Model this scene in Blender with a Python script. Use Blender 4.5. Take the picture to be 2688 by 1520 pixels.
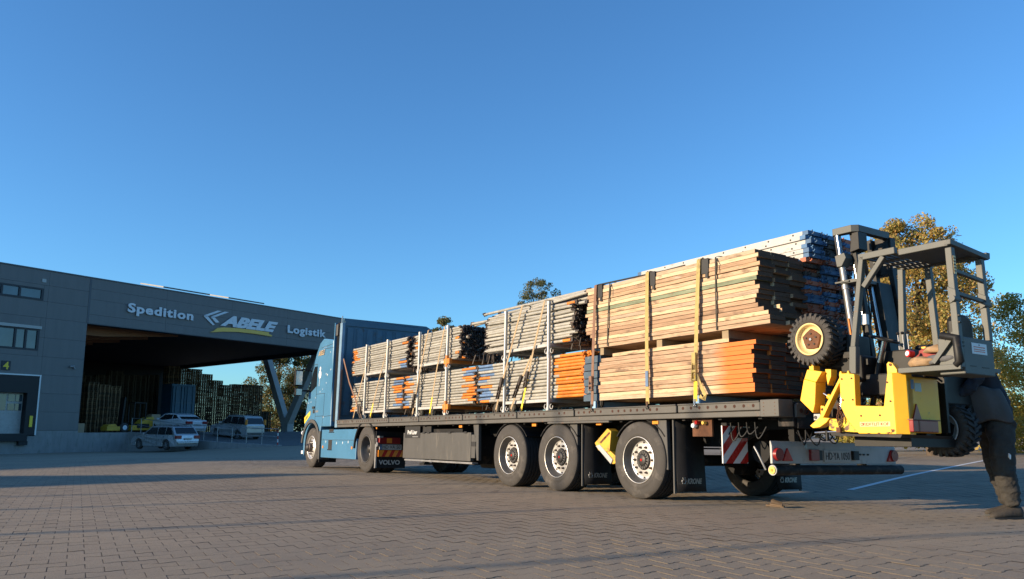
import bpy, bmesh, math, random
import numpy as np
from mathutils import Matrix, Vector, noise as mnoise
random.seed(7); np.random.seed(7)
R = math.radians
sc = bpy.context.scene
for o in list(bpy.data.objects): bpy.data.objects.remove(o)
COL = sc.collection

# ------------------------------------------------------------------ camera, sky, sun, exposure
CAM_H = 0.911
PITCH, ROLL = R(9.905), R(-0.241)
cd = bpy.data.cameras.new('camera'); cd.sensor_width = 36.0; cd.lens = 2113.84/2688*36
cd.clip_start = 0.05; cd.clip_end = 3000
cam = bpy.data.objects.new('camera', cd); COL.objects.link(cam)
fwd = Vector((0, math.cos(PITCH), math.sin(PITCH))); upv = Vector((0, -math.sin(PITCH), math.cos(PITCH))); rt = Vector((1,0,0))
cr, sr = math.cos(ROLL), math.sin(ROLL)
rx = rt*cr + upv*sr; ux = rt*(-sr) + upv*cr
cam.matrix_world = Matrix(((rx.x,ux.x,-fwd.x,0),(rx.y,ux.y,-fwd.y,0),(rx.z,ux.z,-fwd.z,CAM_H),(0,0,0,1)))
sc.camera = cam

SUN_EL = R(13.0)
SUN_H = Vector((-0.951, -0.31, 0)).normalized()
SUN = (SUN_H*math.cos(SUN_EL) + Vector((0,0,math.sin(SUN_EL))))
w = bpy.data.worlds.new('World'); sc.world = w; w.use_nodes = True
wn = w.node_tree.nodes; wl = w.node_tree.links
bg = wn['Background']
sky = wn.new('ShaderNodeTexSky'); sky.sky_type = 'NISHITA'; sky.sun_disc = False
sky.sun_elevation = SUN_EL; sky.sun_rotation = math.atan2(SUN_H.x, SUN_H.y)
sky.altitude = 150; sky.air_density = 1.0; sky.dust_density = 0.35; sky.ozone_density = 2.2
tint = wn.new('ShaderNodeMix'); tint.data_type = 'RGBA'; tint.blend_type = 'MULTIPLY'; tint.inputs[0].default_value = 1.0
tint.inputs[7].default_value = (.40, .72, 1.0, 1)      # the camera's cool white balance of the clear sky
wl.new(sky.outputs[0], tint.inputs[6]); wl.new(tint.outputs[2], bg.inputs[0]); bg.inputs[1].default_value = 0.15
sd = bpy.data.lights.new('sun', 'SUN'); sd.energy = 5.0; sd.angle = R(0.53); sd.color = (1.0, 0.79, 0.54)
sun = bpy.data.objects.new('sun', sd); COL.objects.link(sun)
sun.rotation_euler = (-SUN).to_track_quat('-Z', 'Y').to_euler(); sun.location = (-30, -10, 40)
vs = sc.view_settings; vs.view_transform = 'Standard'; vs.look = 'None'; vs.exposure = 0.70; vs.gamma = 1.0
vs.use_curve_mapping = False

# ------------------------------------------------------------------ helpers
def tag(o, label=None, cat=None, group=None, kind=None):
    if label: o['label'] = label
    if cat: o['category'] = cat
    if group: o['group'] = group
    if kind: o['kind'] = kind
    return o
def thing(name, label, cat, M=None, group=None):
    o = bpy.data.objects.new(name, None); COL.objects.link(o)
    o.empty_display_size = 0.2
    if M is not None: o.matrix_world = M
    return tag(o, label, cat, group)
KIDS = {}
def link(o, parent=None, M=None):
    COL.objects.link(o)
    if parent is not None:
        o.parent = parent; KIDS.setdefault(parent.name, []).append(o)
    if M is not None:
        if parent is not None: o.matrix_local = M
        else: o.matrix_world = M
    return o
def inst(name, me, parent=None, M=None):
    return link(bpy.data.objects.new(name, me), parent, M)
def copy_tree(o, parent=None):
    c = o.copy(); COL.objects.link(c)
    if parent is not None:
        c.parent = parent; c.matrix_parent_inverse = o.matrix_parent_inverse.copy()
        KIDS.setdefault(parent.name, []).append(c)
    for ch in KIDS.get(o.name, []): copy_tree(ch, c)
    return c
def T(x, y=None, z=None):
    return Matrix.Translation(Vector((x, y, z)) if y is not None else Vector(x))
def Rz(a): return Matrix.Rotation(a, 4, 'Z')
def Ry(a): return Matrix.Rotation(a, 4, 'Y')
def Rx(a): return Matrix.Rotation(a, 4, 'X')
def face_M(o, right, up):
    r = Vector(right).normalized(); u = Vector(up).normalized(); n = r.cross(u)
    return Matrix(((r.x,u.x,n.x,o[0]),(r.y,u.y,n.y,o[1]),(r.z,u.z,n.z,o[2]),(0,0,0,1)))

class MB:
    def __init__(s): s.v = []; s.f = []; s.m = []; s.sm = []
    def add(s, vs_, fs, mat=0, smooth=False, M=None):
        b = len(s.v)
        if M is not None: vs_ = [M @ Vector(v) for v in vs_]
        s.v += [tuple(v) for v in vs_]
        s.f += [tuple(i+b for i in f) for f in fs]
        s.m += [mat]*len(fs); s.sm += [smooth]*len(fs)
        return s
    def box(s, x0, x1, y0, y1, z0, z1, mat=0, M=None):
        v = [(x,y,z) for x in (x0,x1) for y in (y0,y1) for z in (z0,z1)]
        f = [(0,1,3,2),(4,6,7,5),(0,4,5,1),(2,3,7,6),(0,2,6,4),(1,5,7,3)]
        return s.add(v, f, mat, False, M)
    def ring(s, c, ax, r, n, ref=None, squash=1.0):
        ax = Vector(ax).normalized()
        ref = Vector(ref) if ref is not None else (Vector((0,0,1)) if abs(ax.z) < .9 else Vector((1,0,0)))
        a = ref - ax*ref.dot(ax); a.normalize(); b = ax.cross(a)
        return [Vector(c) + a*math.cos(2*math.pi*i/n)*r + b*math.sin(2*math.pi*i/n)*r*squash for i in range(n)]
    def cyl(s, p0, p1, r0, r1=None, n=12, mat=0, caps=True, smooth=True, M=None):
        r1 = r0 if r1 is None else r1
        p0 = Vector(p0); p1 = Vector(p1); ax = p1-p0
        v = s.ring(p0, ax, r0, n) + s.ring(p1, ax, r1, n)
        s.add(v, [(i,(i+1)%n,n+(i+1)%n,n+i) for i in range(n)], mat, smooth, M)
        if caps:
            s.add(v[:n], [tuple(range(n))[::-1]], mat, False, M); s.add(v[n:], [tuple(range(n))], mat, False, M)
        return s
    def tube(s, pts, r, n=8, mat=0, caps=True, M=None):
        pts = [Vector(p) for p in pts]; rs = r if isinstance(r, (list,tuple)) else [r]*len(pts)
        V = []; ref = None
        for i, p in enumerate(pts):
            d = (pts[min(i+1,len(pts)-1)] - pts[max(i-1,0)]).normalized()
            if ref is None: ref = Vector((0,0,1)) if abs(d.z) < .9 else Vector((1,0,0))
            ref = (ref - d*ref.dot(d)).normalized()
            V += s.ring(p, d, rs[i], n, ref)
        F = [(k*n+i, k*n+(i+1)%n, (k+1)*n+(i+1)%n, (k+1)*n+i) for k in range(len(pts)-1) for i in range(n)]
        s.add(V, F, mat, True, M)
        if caps:
            s.add(V[:n], [tuple(range(n))[::-1]], mat, False, M); s.add(V[-n:], [tuple(range(n))], mat, False, M)
        return s
    def lathe(s, prof, n=32, mat=0, M=None, smooth=True, axis='y', closed=False, cap=True):
        V = []
        for (r, h) in prof:
            for i in range(n):
                a = 2*math.pi*i/n
                if axis == 'y': V.append((r*math.cos(a), h, r*math.sin(a)))
                else: V.append((r*math.cos(a), r*math.sin(a), h))
        k = len(prof); F = []
        for j in range(k-1 if not closed else k):
            j2 = (j+1) % k
            F += [(j*n+i, j*n+(i+1)%n, j2*n+(i+1)%n, j2*n+i) for i in range(n)]
        s.add(V, F, mat, smooth, M)
        if cap and not closed:
            for j in (0, k-1):
                if prof[j][0] > 1e-4: s.add(V[j*n:(j+1)*n], [tuple(range(n))], mat, False, M)
        return s
    def prism(s, poly, plane, a, b, mat=0, M=None):
        f = {'xz': lambda u, v, t: (u, t, v), 'yz': lambda u, v, t: (t, u, v), 'xy': lambda u, v, t: (u, v, t)}[plane]
        n = len(poly)
        v = [f(u, q, a) for u, q in poly] + [f(u, q, b) for u, q in poly]
        fs = [(i,(i+1)%n,n+(i+1)%n,n+i) for i in range(n)] + [tuple(range(n))[::-1], tuple(range(n,2*n))]
        return s.add(v, fs, mat, False, M)
    def beam(s, p0, p1, w, h, mat=0, up=(0,0,1), M=None):
        p0 = Vector(p0); p1 = Vector(p1); d = (p1-p0).normalized(); up = Vector(up)
        if abs(d.dot(up)) > .98: up = Vector((1,0,0))
        a = d.cross(up).normalized()*(w/2); b = a.cross(d).normalized()*(h/2)
        v = [p + sa*a + sb*b for p in (p0,p1) for sa in (-1,1) for sb in (-1,1)]
        return s.add(v, [(0,1,3,2),(4,6,7,5),(0,4,5,1),(2,3,7,6),(0,2,6,4),(1,5,7,3)], mat, False, M)
    def torus(s, c, ax, R0, r, n=20, k=6, mat=0, M=None, arc=1.0):
        ax = Vector(ax).normalized()
        ref = Vector((0,0,1)) if abs(ax.z) < .9 else Vector((1,0,0))
        a = (ref-ax*ref.dot(ax)).normalized(); b = ax.cross(a)
        m = n if arc >= 1 else n+1
        pts = [Vector(c)+(a*math.cos(2*math.pi*arc*i/n)+b*math.sin(2*math.pi*arc*i/n))*R0 for i in range(m)]
        V = []
        for i in range(m):
            t = 2*math.pi*arc*i/n; rad = a*math.cos(t)+b*math.sin(t)
            V += [pts[i] + rad*math.cos(2*math.pi*j/k)*r + ax*math.sin(2*math.pi*j/k)*r for j in range(k)]
        F = [(i*k+j, i*k+(j+1)%k, ((i+1)%m)*k+(j+1)%k, ((i+1)%m)*k+j) for i in range(n) for j in range(k)]
        return s.add(V, F, mat, True, M)
    def mesh(s, name, mats, recalc=True):
        me = bpy.data.meshes.new(name)
        me.from_pydata(s.v, [], s.f)
        for m in (mats if isinstance(mats, (list,tuple)) else [mats]): me.materials.append(m)
        me.polygons.foreach_set('material_index', s.m); me.polygons.foreach_set('use_smooth', s.sm)
        if recalc:
            bm = bmesh.new(); bm.from_mesh(me); bmesh.ops.recalc_face_normals(bm, faces=bm.faces); bm.to_mesh(me); bm.free()
        me.update()
        return me
    def build(s, name, mats, parent=None, M=None, bevel=0, label=None, kind=None, seg=2):
        o = inst(name, s.mesh(name, mats), parent, M)
        if bevel:
            b = o.modifiers.new('bevel', 'BEVEL'); b.width = bevel; b.segments = seg; b.limit_method = 'ANGLE'; b.angle_limit = R(38)
            b.harden_normals = False
        if label: o['label'] = label
        if kind: o['kind'] = kind
        return o

def text_mesh(body, width, height, depth, mat, shear=0.0, bold=0.0, spacing=1.0):
    cu = bpy.data.curves.new('txt', 'FONT'); cu.body = body; cu.size = 1.0; cu.extrude = 0.05; cu.shear = shear
    cu.offset = bold; cu.space_character = spacing; cu.resolution_u = 3
    ob = bpy.data.objects.new('txt', cu)
    me = bpy.data.meshes.new_from_object(ob)
    bpy.data.objects.remove(ob); bpy.data.curves.remove(cu)
    n = len(me.vertices); a = np.empty(n*3, 'f'); me.vertices.foreach_get('co', a); a = a.reshape(-1,3)
    lo, hi = a.min(0), a.max(0)
    a = (a-lo)/np.maximum(hi-lo, 1e-6)*np.array([width, height, depth])
    me.vertices.foreach_set('co', a.astype('f').ravel()); me.materials.clear(); me.materials.append(mat); me.update()
    return me
def text(name, body, width, height, depth, mat, parent, M, **k):
    return inst(name, text_mesh(body, width, height, depth, mat, **k), parent, M)

# ------------------------------------------------------------------ materials
def newmat(name):
    m = bpy.data.materials.new(name); m.use_nodes = True
    nt = m.node_tree; return m, nt.nodes, nt.links, nt.nodes['Principled BSDF']
def N(nodes, t, **k):
    n = nodes.new(t)
    for a, b in k.items():
        if a in n.inputs and not hasattr(n, a): n.inputs[a].default_value = b
        else: setattr(n, a, b)
    return n
def coords(nodes, links, rnd=True, scale=(1,1,1)):
    tc = nodes.new('ShaderNodeTexCoord'); mp = nodes.new('ShaderNodeMapping'); mp.inputs['Scale'].default_value = scale
    links.new(tc.outputs['Object'], mp.inputs['Vector'])
    if rnd:
        oi = nodes.new('ShaderNodeObjectInfo'); mm = nodes.new('ShaderNodeMath'); mm.operation = 'MULTIPLY'; mm.inputs[1].default_value = 91.7
        links.new(oi.outputs['Random'], mm.inputs[0]); links.new(mm.outputs[0], mp.inputs['Location'])
    return mp.outputs[0]
def noise_tex(nodes, links, vec, scale, detail=4, rough=.55):
    n = nodes.new('ShaderNodeTexNoise'); n.inputs['Scale'].default_value = scale; n.inputs['Detail'].default_value = detail
    n.inputs['Roughness'].default_value = rough
    links.new(vec, n.inputs['Vector']); return n.outputs['Fac']
def ramp(nodes, links, fac, stops, interp='LINEAR'):
    r = nodes.new('ShaderNodeValToRGB'); r.color_ramp.interpolation = interp
    e = r.color_ramp.elements
    while len(e) < len(stops): e.new(0.5)
    for i, (p, c) in enumerate(stops):
        e[i].position = p; e[i].color = (*c, 1) if len(c) == 3 else c
    links.new(fac, r.inputs[0]); return r.outputs[0]
def mix(nodes, links, fac, a, b, mode='MIX'):
    m = nodes.new('ShaderNodeMix'); m.data_type = 'RGBA'; m.blend_type = mode
    for sock, v in ((0, fac), (6, a), (7, b)):
        if hasattr(v, 'links') or hasattr(v, 'is_linked'): links.new(v, m.inputs[sock])
        else: m.inputs[sock].default_value = v if not isinstance(v, tuple) else ((*v, 1) if len(v) == 3 else v)
    return m.outputs[2]
def sc_(c, k): return tuple(min(1, x*k) for x in c)
def pm(name, col, rough=.6, metal=0.0, var=.12, scale=6, bump=0.0, bscale=80, dirt=None, dth=.62, dscale=5, rnd=0.0, stretch=(1,1,1), coat=0.0, spec=.5):
    m, nd, lk, p = newmat(name)
    v = coords(nd, lk, True, stretch)
    f = noise_tex(nd, lk, v, scale)
    c = ramp(nd, lk, f, [(.25, sc_(col, 1-var)), (.75, sc_(col, 1+var))])
    if rnd:
        oi = nd.new('ShaderNodeObjectInfo')
        k = ramp(nd, lk, oi.outputs['Random'], [(0, (1-rnd,)*3), (1, (1,)*3)])
        c = mix(nd, lk, 1.0, c, k, 'MULTIPLY')
    if dirt:
        f2 = noise_tex(nd, lk, v, dscale, 6, .65)
        k = ramp(nd, lk, f2, [(dth-.04, (0,0,0)), (dth+.06, (1,1,1))])
        c = mix(nd, lk, k, c, dirt)
    lk.new(c, p.inputs['Base Color'])
    p.inputs['Roughness'].default_value = rough; p.inputs['Metallic'].default_value = metal
    p.inputs['Coat Weight'].default_value = coat; p.inputs['Specular IOR Level'].default_value = spec
    rr = nd.new('ShaderNodeMapRange'); rr.inputs[3].default_value = max(0.02, rough-.1); rr.inputs[4].default_value = min(1, rough+.12)
    lk.new(f, rr.inputs[0]); lk.new(rr.outputs[0], p.inputs['Roughness'])
    if bump:
        b = nd.new('ShaderNodeBump'); b.inputs['Strength'].default_value = 1.0; b.inputs['Distance'].default_value = bump
        lk.new(noise_tex(nd, lk, v, bscale, 3), b.inputs['Height']); lk.new(b.outputs[0], p.inputs['Normal'])
    return m
M_ = {}
def defm(k, *a, **kw): M_[k] = pm(k, *a, **kw)
defm('galv', (.405,.385,.335), .5, .05, .2, 9, dirt=(.24,.19,.14), dth=.64, dscale=14, rnd=.3)
defm('galv_post', (.40,.39,.37), .45, .35, .15, 7, dirt=(.25,.2,.16), dth=.66)
defm('orange', (.70,.22,.026), .5, 0, .2, 9, dirt=(.35,.28,.2), dth=.63, rnd=.3)
defm('blue_paint', (.13,.22,.38), .5, 0, .2, 9, dirt=(.3,.29,.28), dth=.62, rnd=.3)
defm('blue_timber', (.055,.092,.13), .6, 0, .2, 9, dirt=(.2,.18,.15), dth=.66, rnd=.2)
defm('light_blue', (.28,.48,.68), .55, 0, .1, 5)
defm('iron', (.075,.062,.055), .65, .4, .3, 20, dirt=(.16,.08,.04), dth=.6, rnd=.4)
defm('trailer_grey', (.085,.08,.072), .6, .0, .15, 4, dirt=(.17,.10,.065), dth=.66, dscale=7)
defm('rust_hole', (.05,.018,.01), .9, 0, .3, 30)
defm('chassis_black', (.013,.013,.014), .7, .0, .3, 5, spec=.25, dirt=(.06,.05,.045), dth=.6)
defm('rubber', (.048,.043,.039), .8, 0, .2, 7, bump=.002, bscale=60, dirt=(.085,.075,.066), dth=.58, dscale=4)
defm('tread', (.022,.021,.021), .85, 0, .3, 9)
defm('flap', (.012,.012,.014), .7, 0, .3, 4, dirt=(.03,.027,.025), dth=.62, spec=.25)
defm('rim', (.62,.60,.57), .38, .7, .12, 9, dirt=(.28,.21,.16), dth=.66, dscale=9)
defm('rim_dark', (.10,.095,.09), .5, .5, .2, 9)
defm('nut', (.13,.10,.085), .5, .6, .3, 20)
defm('hub', (.035,.033,.032), .5, .3, .2, 15)
defm('red_plastic', (.45,.02,.015), .25, 0, .1, 8)
defm('dark_red', (.22,.012,.012), .3, 0, .1, 8)
defm('amber', (.75,.25,.03), .3, 0, .1, 8)
defm('cab_blue', (.075,.215,.36), .32, .0, .05, 2, coat=.6)
defm('cab_dark', (.006,.006,.007), .55, 0, .2, 5, spec=.15)
defm('headboard_blue', (.055,.135,.20), .5, .0, .18, 3, dirt=(.07,.085,.09), dth=.62, dscale=3)
defm('headboard_edge', (.17,.28,.38), .5, .1, .15, 5)
defm('trim_grey', (.062,.06,.057), .6, 0, .16, 6, stretch=(1.5,1.5,.35), dirt=(.10,.092,.08), dth=.62, dscale=5)
defm('white_paint', (.72,.72,.70), .5, 0, .06, 5)
defm('dirty_white', (.42,.41,.39), .6, 0, .12, 6, dirt=(.3,.27,.23), dth=.62)
defm('yellow', (.94,.485,.024), .45, 0, .07, 5, dirt=(.34,.19,.055), dth=.67, dscale=9)
defm('yellow_rust', (.80,.50,.025), .55, 0, .1, 5, dirt=(.11,.05,.025), dth=.55, dscale=16)
defm('chock_yellow', (.62,.36,.035), .5, 0, .12, 6, dirt=(.2,.12,.05), dth=.62)
defm('cream', (.76,.55,.24), .5, 0, .1, 6, dirt=(.3,.2,.1), dth=.66)
defm('strap_yellow', (.42,.31,.115), .85, 0, .2, 14, dirt=(.2,.15,.07), dth=.6)
defm('strap_tan', (.40,.29,.17), .85, 0, .2, 14, dirt=(.17,.12,.08), dth=.6)
defm('strap_brown', (.21,.115,.075), .85, 0, .2, 14)
defm('strap_dark', (.05,.045,.035), .85, 0, .2, 14)
defm('cage_grey', (.082,.085,.077), .55, .0, .14, 6, dirt=(.13,.085,.055), dth=.66, dscale=10)
defm('mast_black', (.013,.0125,.012), .5, .0, .3, 8, dirt=(.04,.03,.022), dth=.62, spec=.3)
defm('chrome', (.5,.49,.48), .22, 1, .03, 8)
defm('rust', (.14,.06,.03), .85, .2, .35, 18)
defm('wood_dark', (.13,.085,.05), .8, 0, .25, 8, rnd=.5)
defm('shaded_pallet_mass', (.075,.048,.026), .9, 0, .25, 6)  # darker copy of the pallet wood, with the hall's shade in its colour
defm('shaded_end_grain', (.115,.062,.034), .85, 0, .3, 14, rnd=.55)  # end grain colour with the shade on the board ends painted in
defm('deck_blue', (.06,.15,.29), .6, 0, .25, 9, dirt=(.05,.04,.035), dth=.62, rnd=.45)
defm('deck_red', (.45,.13,.06), .6, 0, .25, 9, dirt=(.06,.045,.035), dth=.62, rnd=.45)
defm('roof_panel', (.10,.095,.09), .5, .2, .15, 5)
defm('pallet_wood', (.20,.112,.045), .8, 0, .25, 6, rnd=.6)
defm('bearer_wood', (.34,.25,.15), .8, 0, .2, 8, rnd=.3)
defm('cardboard', (.36,.25,.15), .85, 0, .1, 6)
defm('clad', (.17,.162,.155), .6, .0, .11, 1.6, rnd=.05, stretch=(1.6,1.6,.16), dirt=(.15,.14,.13), dth=.66, dscale=2.5)
defm('clad_trim', (.09,.095,.105), .5, .2, .08, 3)
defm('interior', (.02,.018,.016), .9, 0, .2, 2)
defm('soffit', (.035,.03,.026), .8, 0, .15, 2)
defm('glulam', (.30,.115,.04), .6, 0, .2, 3, stretch=(1,1,6))
defm('concrete', (.27,.262,.25), .85, 0, .15, 2.5, bump=.003, bscale=30, dirt=(.20,.195,.175), dth=.6, dscale=3, stretch=(1.5,1.5,.5))
defm('concrete_col', (.40,.385,.36), .85, 0, .12, 2, bump=.003, bscale=30)
defm('frame_dark', (.03,.033,.04), .5, .2, .1, 5)
defm('letter', (.72,.73,.75), .45, .0, .04, 3)
defm('letter_yellow', (.85,.52,.09), .45, .0, .05, 3)
defm('num_yellow', (.88,.62,.04), .5, 0, .04, 3)
defm('black', (.012,.012,.013), .6, 0, .2, 6)
defm('steel_dull', (.30,.30,.30), .45, .6, .12, 9)
defm('car_silver', (.47,.47,.47), .28, .55, .02, 3, coat=.7)
defm('car_white', (.62,.62,.62), .25, .0, .02, 3, coat=.7)
defm('car_sandsilver', (.44,.43,.41), .3, .5, .02, 3, coat=.7)
defm('car_glass', (.015,.018,.02), .08, 0, .05, 3)
defm('leather_brown', (.30,.19,.10), .8, 0, .25, 20)
defm('cloth_red', (.30,.06,.05), .8, 0, .25, 20)
defm('cloth_grey', (.10,.10,.105), .85, 0, .3, 14, bump=.004, bscale=18)
defm('trousers', (.038,.034,.030), .95, 0, .3, 7, bump=.03, bscale=11)
defm('jacket', (.018,.02,.028), .9, 0, .25, 6, bump=.012, bscale=9)
defm('jacket_hem', (.075,.072,.072), .9, 0, .2, 6, bump=.012, bscale=9)
defm('shoe', (.05,.041,.033), .85, 0, .25, 14, bump=.004, bscale=30)
defm('skin', (.50,.30,.21), .55, 0, .08, 8)
defm('hair', (.10,.065,.04), .8, 0, .2, 30)
defm('bark', (.09,.065,.045), .9, 0, .3, 8, bump=.02, bscale=20)
defm('decking', (.20,.14,.085), .85, 0, .2, 8)
defm('tarp_blue', (.03,.105,.175), .5, 0, .15, 3)
defm('road_paint', (.62,.62,.60), .8, 0, .15, 6)
def mglass(name, col, rough=.06):
    m, nd, lk, p = newmat(name)
    v = coords(nd, lk); f = noise_tex(nd, lk, v, .9, 2)
    lk.new(ramp(nd, lk, f, [(.3, sc_(col,.7)), (.7, sc_(col,1.3))]), p.inputs['Base Color'])
    p.inputs['Roughness'].default_value = rough; p.inputs['Specular IOR Level'].default_value = .8
    return m
M_['pane'] = mglass('pane', (.05,.075,.09)); M_['cab_glass'] = mglass('cab_glass', (.012,.014,.014))

# ------------------------------------------------------------------ special materials
def wood_mat(name, paint=None, end=-1, cols=None):
    m, nd, lk, p = newmat(name)
    v = coords(nd, lk, True, (1.2, 14, 14))
    g = noise_tex(nd, lk, v, 3.0, 5, .6)
    oi = nd.new('ShaderNodeObjectInfo')
    cols = cols or [(0,(.34,.21,.125)),(.12,(.50,.33,.195)),(.3,(.62,.45,.27)),(.45,(.45,.285,.175)),(.6,(.66,.49,.30)),(.75,(.40,.26,.165)),(.88,(.58,.42,.27)),(1,(.33,.245,.175))]
    base = ramp(nd, lk, oi.outputs['Random'], cols)
    gr = ramp(nd, lk, g, [(.28,(.55,.52,.48)),(.55,(1,1,1)),(.8,(1.0,.93,.84))])
    c = mix(nd, lk, 1.0, base, gr, 'MULTIPLY')
    v2 = coords(nd, lk, True, (2.2, 5, 5)); k = noise_tex(nd, lk, v2, 1.6, 3, .5)       # knots and stains
    c = mix(nd, lk, ramp(nd, lk, k, [(.60,(0,0,0)),(.70,(.8,.8,.8))]), c, (.15,.09,.055))
    k3 = noise_tex(nd, lk, coords(nd, lk, True, (1.5, 9, 9)), 2.3, 5, .7)      # dried concrete smears
    c = mix(nd, lk, ramp(nd, lk, k3, [(.62,(0,0,0)),(.72,(.55,.55,.55))]), c, (.46,.42,.37))
    if paint:
        tc = nd.new('ShaderNodeTexCoord'); sx = nd.new('ShaderNodeSeparateXYZ'); lk.new(tc.outputs['Object'], sx.inputs[0])
        ad = nd.new('ShaderNodeMath'); ad.operation = 'MULTIPLY_ADD'; ad.inputs[1].default_value = .28
        lk.new(noise_tex(nd, lk, coords(nd, lk, True, (1,3,3)), 2.5, 3), ad.inputs[0]); lk.new(sx.outputs['X'], ad.inputs[2])
        mr = nd.new('ShaderNodeMapRange'); mr.inputs[1].default_value = -.62; mr.inputs[2].default_value = -.86
        mr.inputs[3].default_value = 0; mr.inputs[4].default_value = .93; lk.new(ad.outputs[0], mr.inputs[0])
        c = mix(nd, lk, mr.outputs[0], c, paint)
    lk.new(c, p.inputs['Base Color']); p.inputs['Roughness'].default_value = .75
    b = nd.new('ShaderNodeBump'); b.inputs['Distance'].default_value = .003; lk.new(g, b.inputs['Height']); lk.new(b.outputs[0], p.inputs['Normal'])
    return m
M_['plank'] = wood_mat('plank'); M_['plank_orange'] = wood_mat('plank_orange', (.62,.155,.016))
M_['plank_green'] = wood_mat('plank_green', None, cols=[(0,(.21,.24,.15)),(1,(.24,.25,.16))])

def paver_mat(name, island):
    m, nd, lk, p = newmat(name)
    ge = nd.new('ShaderNodeNewGeometry'); oi = nd.new('ShaderNodeObjectInfo')
    rnd_ = ge.outputs['Random Per Island'] if island else oi.outputs['Random']
    base = ramp(nd, lk, rnd_, [(0,(.298,.238,.17)),(.3,(.312,.25,.178)),(.7,(.32,.257,.183)),(1,(.305,.247,.178))])
    big = noise_tex(nd, lk, ge.outputs['Position'], .35, 5, .6)
    c = mix(nd, lk, 1.0, base, ramp(nd, lk, big, [(.3,(.80,.80,.82)),(.7,(1.1,1.08,1.04))]), 'MULTIPLY')
    fine = noise_tex(nd, lk, ge.outputs['Position'], 120, 3, .7)
    c = mix(nd, lk, 1.0, c, ramp(nd, lk, fine, [(.3,(.72,.72,.72)),(.7,(1.18,1.18,1.18))]), 'MULTIPLY')
    oil = noise_tex(nd, lk, ge.outputs['Position'], .55, 6, .68)
    c = mix(nd, lk, ramp(nd, lk, oil, [(.60,(0,0,0)),(.72,(.30,.30,.30))]), c, (.13,.105,.085))
    spots = noise_tex(nd, lk, ge.outputs['Position'], 2.4, 4, .6)
    c = mix(nd, lk, ramp(nd, lk, spots, [(.66,(0,0,0)),(.74,(.5,.5,.5))]), c, (.11,.10,.095))
    lk.new(c, p.inputs['Base Color']); p.inputs['Roughness'].default_value = .88; p.inputs['Specular IOR Level'].default_value = .3
    b = nd.new('ShaderNodeBump'); b.inputs['Distance'].default_value = .0035; b.inputs['Strength'].default_value = .8
    lk.new(fine, b.inputs['Height']); lk.new(b.outputs[0], p.inputs['Normal'])
    return m
defm('joint_dirt', (.12,.095,.07), .95, 0, .25, 20)
M_['paver'] = paver_mat('paver', False); M_['paver_field'] = paver_mat('paver_field', True)

def yard_mat():
    m, nd, lk, p = newmat('yard')
    ge = nd.new('ShaderNodeNewGeometry'); pos = ge.outputs['Position']
    ln = nd.new('ShaderNodeVectorMath'); ln.operation = 'LENGTH'; lk.new(pos, ln.inputs[0])
    big = noise_tex(nd, lk, pos, .25, 5, .6); fine = noise_tex(nd, lk, pos, 25, 4, .7)
    far = ramp(nd, lk, big, [(.3,(.265,.213,.152)),(.7,(.315,.254,.18))])
    far = mix(nd, lk, 1.0, far, ramp(nd, lk, fine, [(.3,(.8,.8,.8)),(.7,(1.12,1.12,1.12))]), 'MULTIPLY')
    near = ramp(nd, lk, fine, [(.3,(.07,.058,.047)),(.7,(.15,.126,.10))])      # sand in the joints under the pavers
    mr = nd.new('ShaderNodeMapRange'); mr.inputs[1].default_value = 33.4; mr.inputs[2].default_value = 33.8; lk.new(ln.outputs['Value'], mr.inputs[0])
    lk.new(mix(nd, lk, mr.outputs[0], near, far), p.inputs['Base Color']); p.inputs['Roughness'].default_value = .9
    p.inputs['Specular IOR Level'].default_value = .3
    return m
M_['yard'] = yard_mat()
M_['asphalt'] = pm('asphalt', (.10,.095,.09), .9, 0, .2, 1.5, bump=.004, bscale=90, dirt=(.16,.15,.14), dth=.6, dscale=1.2)

def leaf_mat(name, stops):
    m, nd, lk, p = newmat(name)
    ge = nd.new('ShaderNodeNewGeometry')
    c = ramp(nd, lk, ge.outputs['Random Per Island'], stops)
    lk.new(c, p.inputs['Base Color']); p.inputs['Roughness'].default_value = .6
    tr = nd.new('ShaderNodeBsdfTranslucent'); lk.new(c, tr.inputs[0])
    ms = nd.new('ShaderNodeMixShader'); ms.inputs[0].default_value = .45
    lk.new(p.outputs[0], ms.inputs[1]); lk.new(tr.outputs[0], ms.inputs[2])
    lk.new(ms.outputs[0], nd['Material Output'].inputs[0])
    return m
M_['leaf_gold'] = leaf_mat('leaf_gold', [(0,(.20,.21,.05)),(.3,(.36,.31,.085)),(.6,(.52,.38,.11)),(.85,(.60,.38,.12)),(1,(.42,.2,.07))])
M_['leaf_green'] = leaf_mat('leaf_green', [(0,(.24,.24,.045)),(.4,(.42,.37,.075)),(.75,(.52,.42,.10)),(1,(.56,.36,.10))])
M_['leaf_mixed'] = leaf_mat('leaf_mixed', [(0,(.06,.09,.028)),(.4,(.11,.135,.042)),(.7,(.19,.155,.05)),(1,(.24,.14,.045))])
M_['leaf_birch'] = leaf_mat('leaf_birch', [(0,(.10,.13,.05)),(.5,(.16,.17,.075)),(1,(.24,.19,.08))])
M_['leaf_dark'] = leaf_mat('leaf_dark', [(0,(.018,.03,.012)),(.5,(.03,.045,.016)),(1,(.05,.055,.02))])

# ------------------------------------------------------------------ frames of reference
# truck frame: x forward, y to its left, z up, origin on the ground under the rearmost trailer axle
TM = Matrix(((-0.54140357,-0.84050278,0.02091068,2.65060761),(0.84075328,-0.54111125,0.01823559,11.31582934),(-0.00401206,0.02745354,0.99961503,0),(0,0,0,1)))
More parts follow.
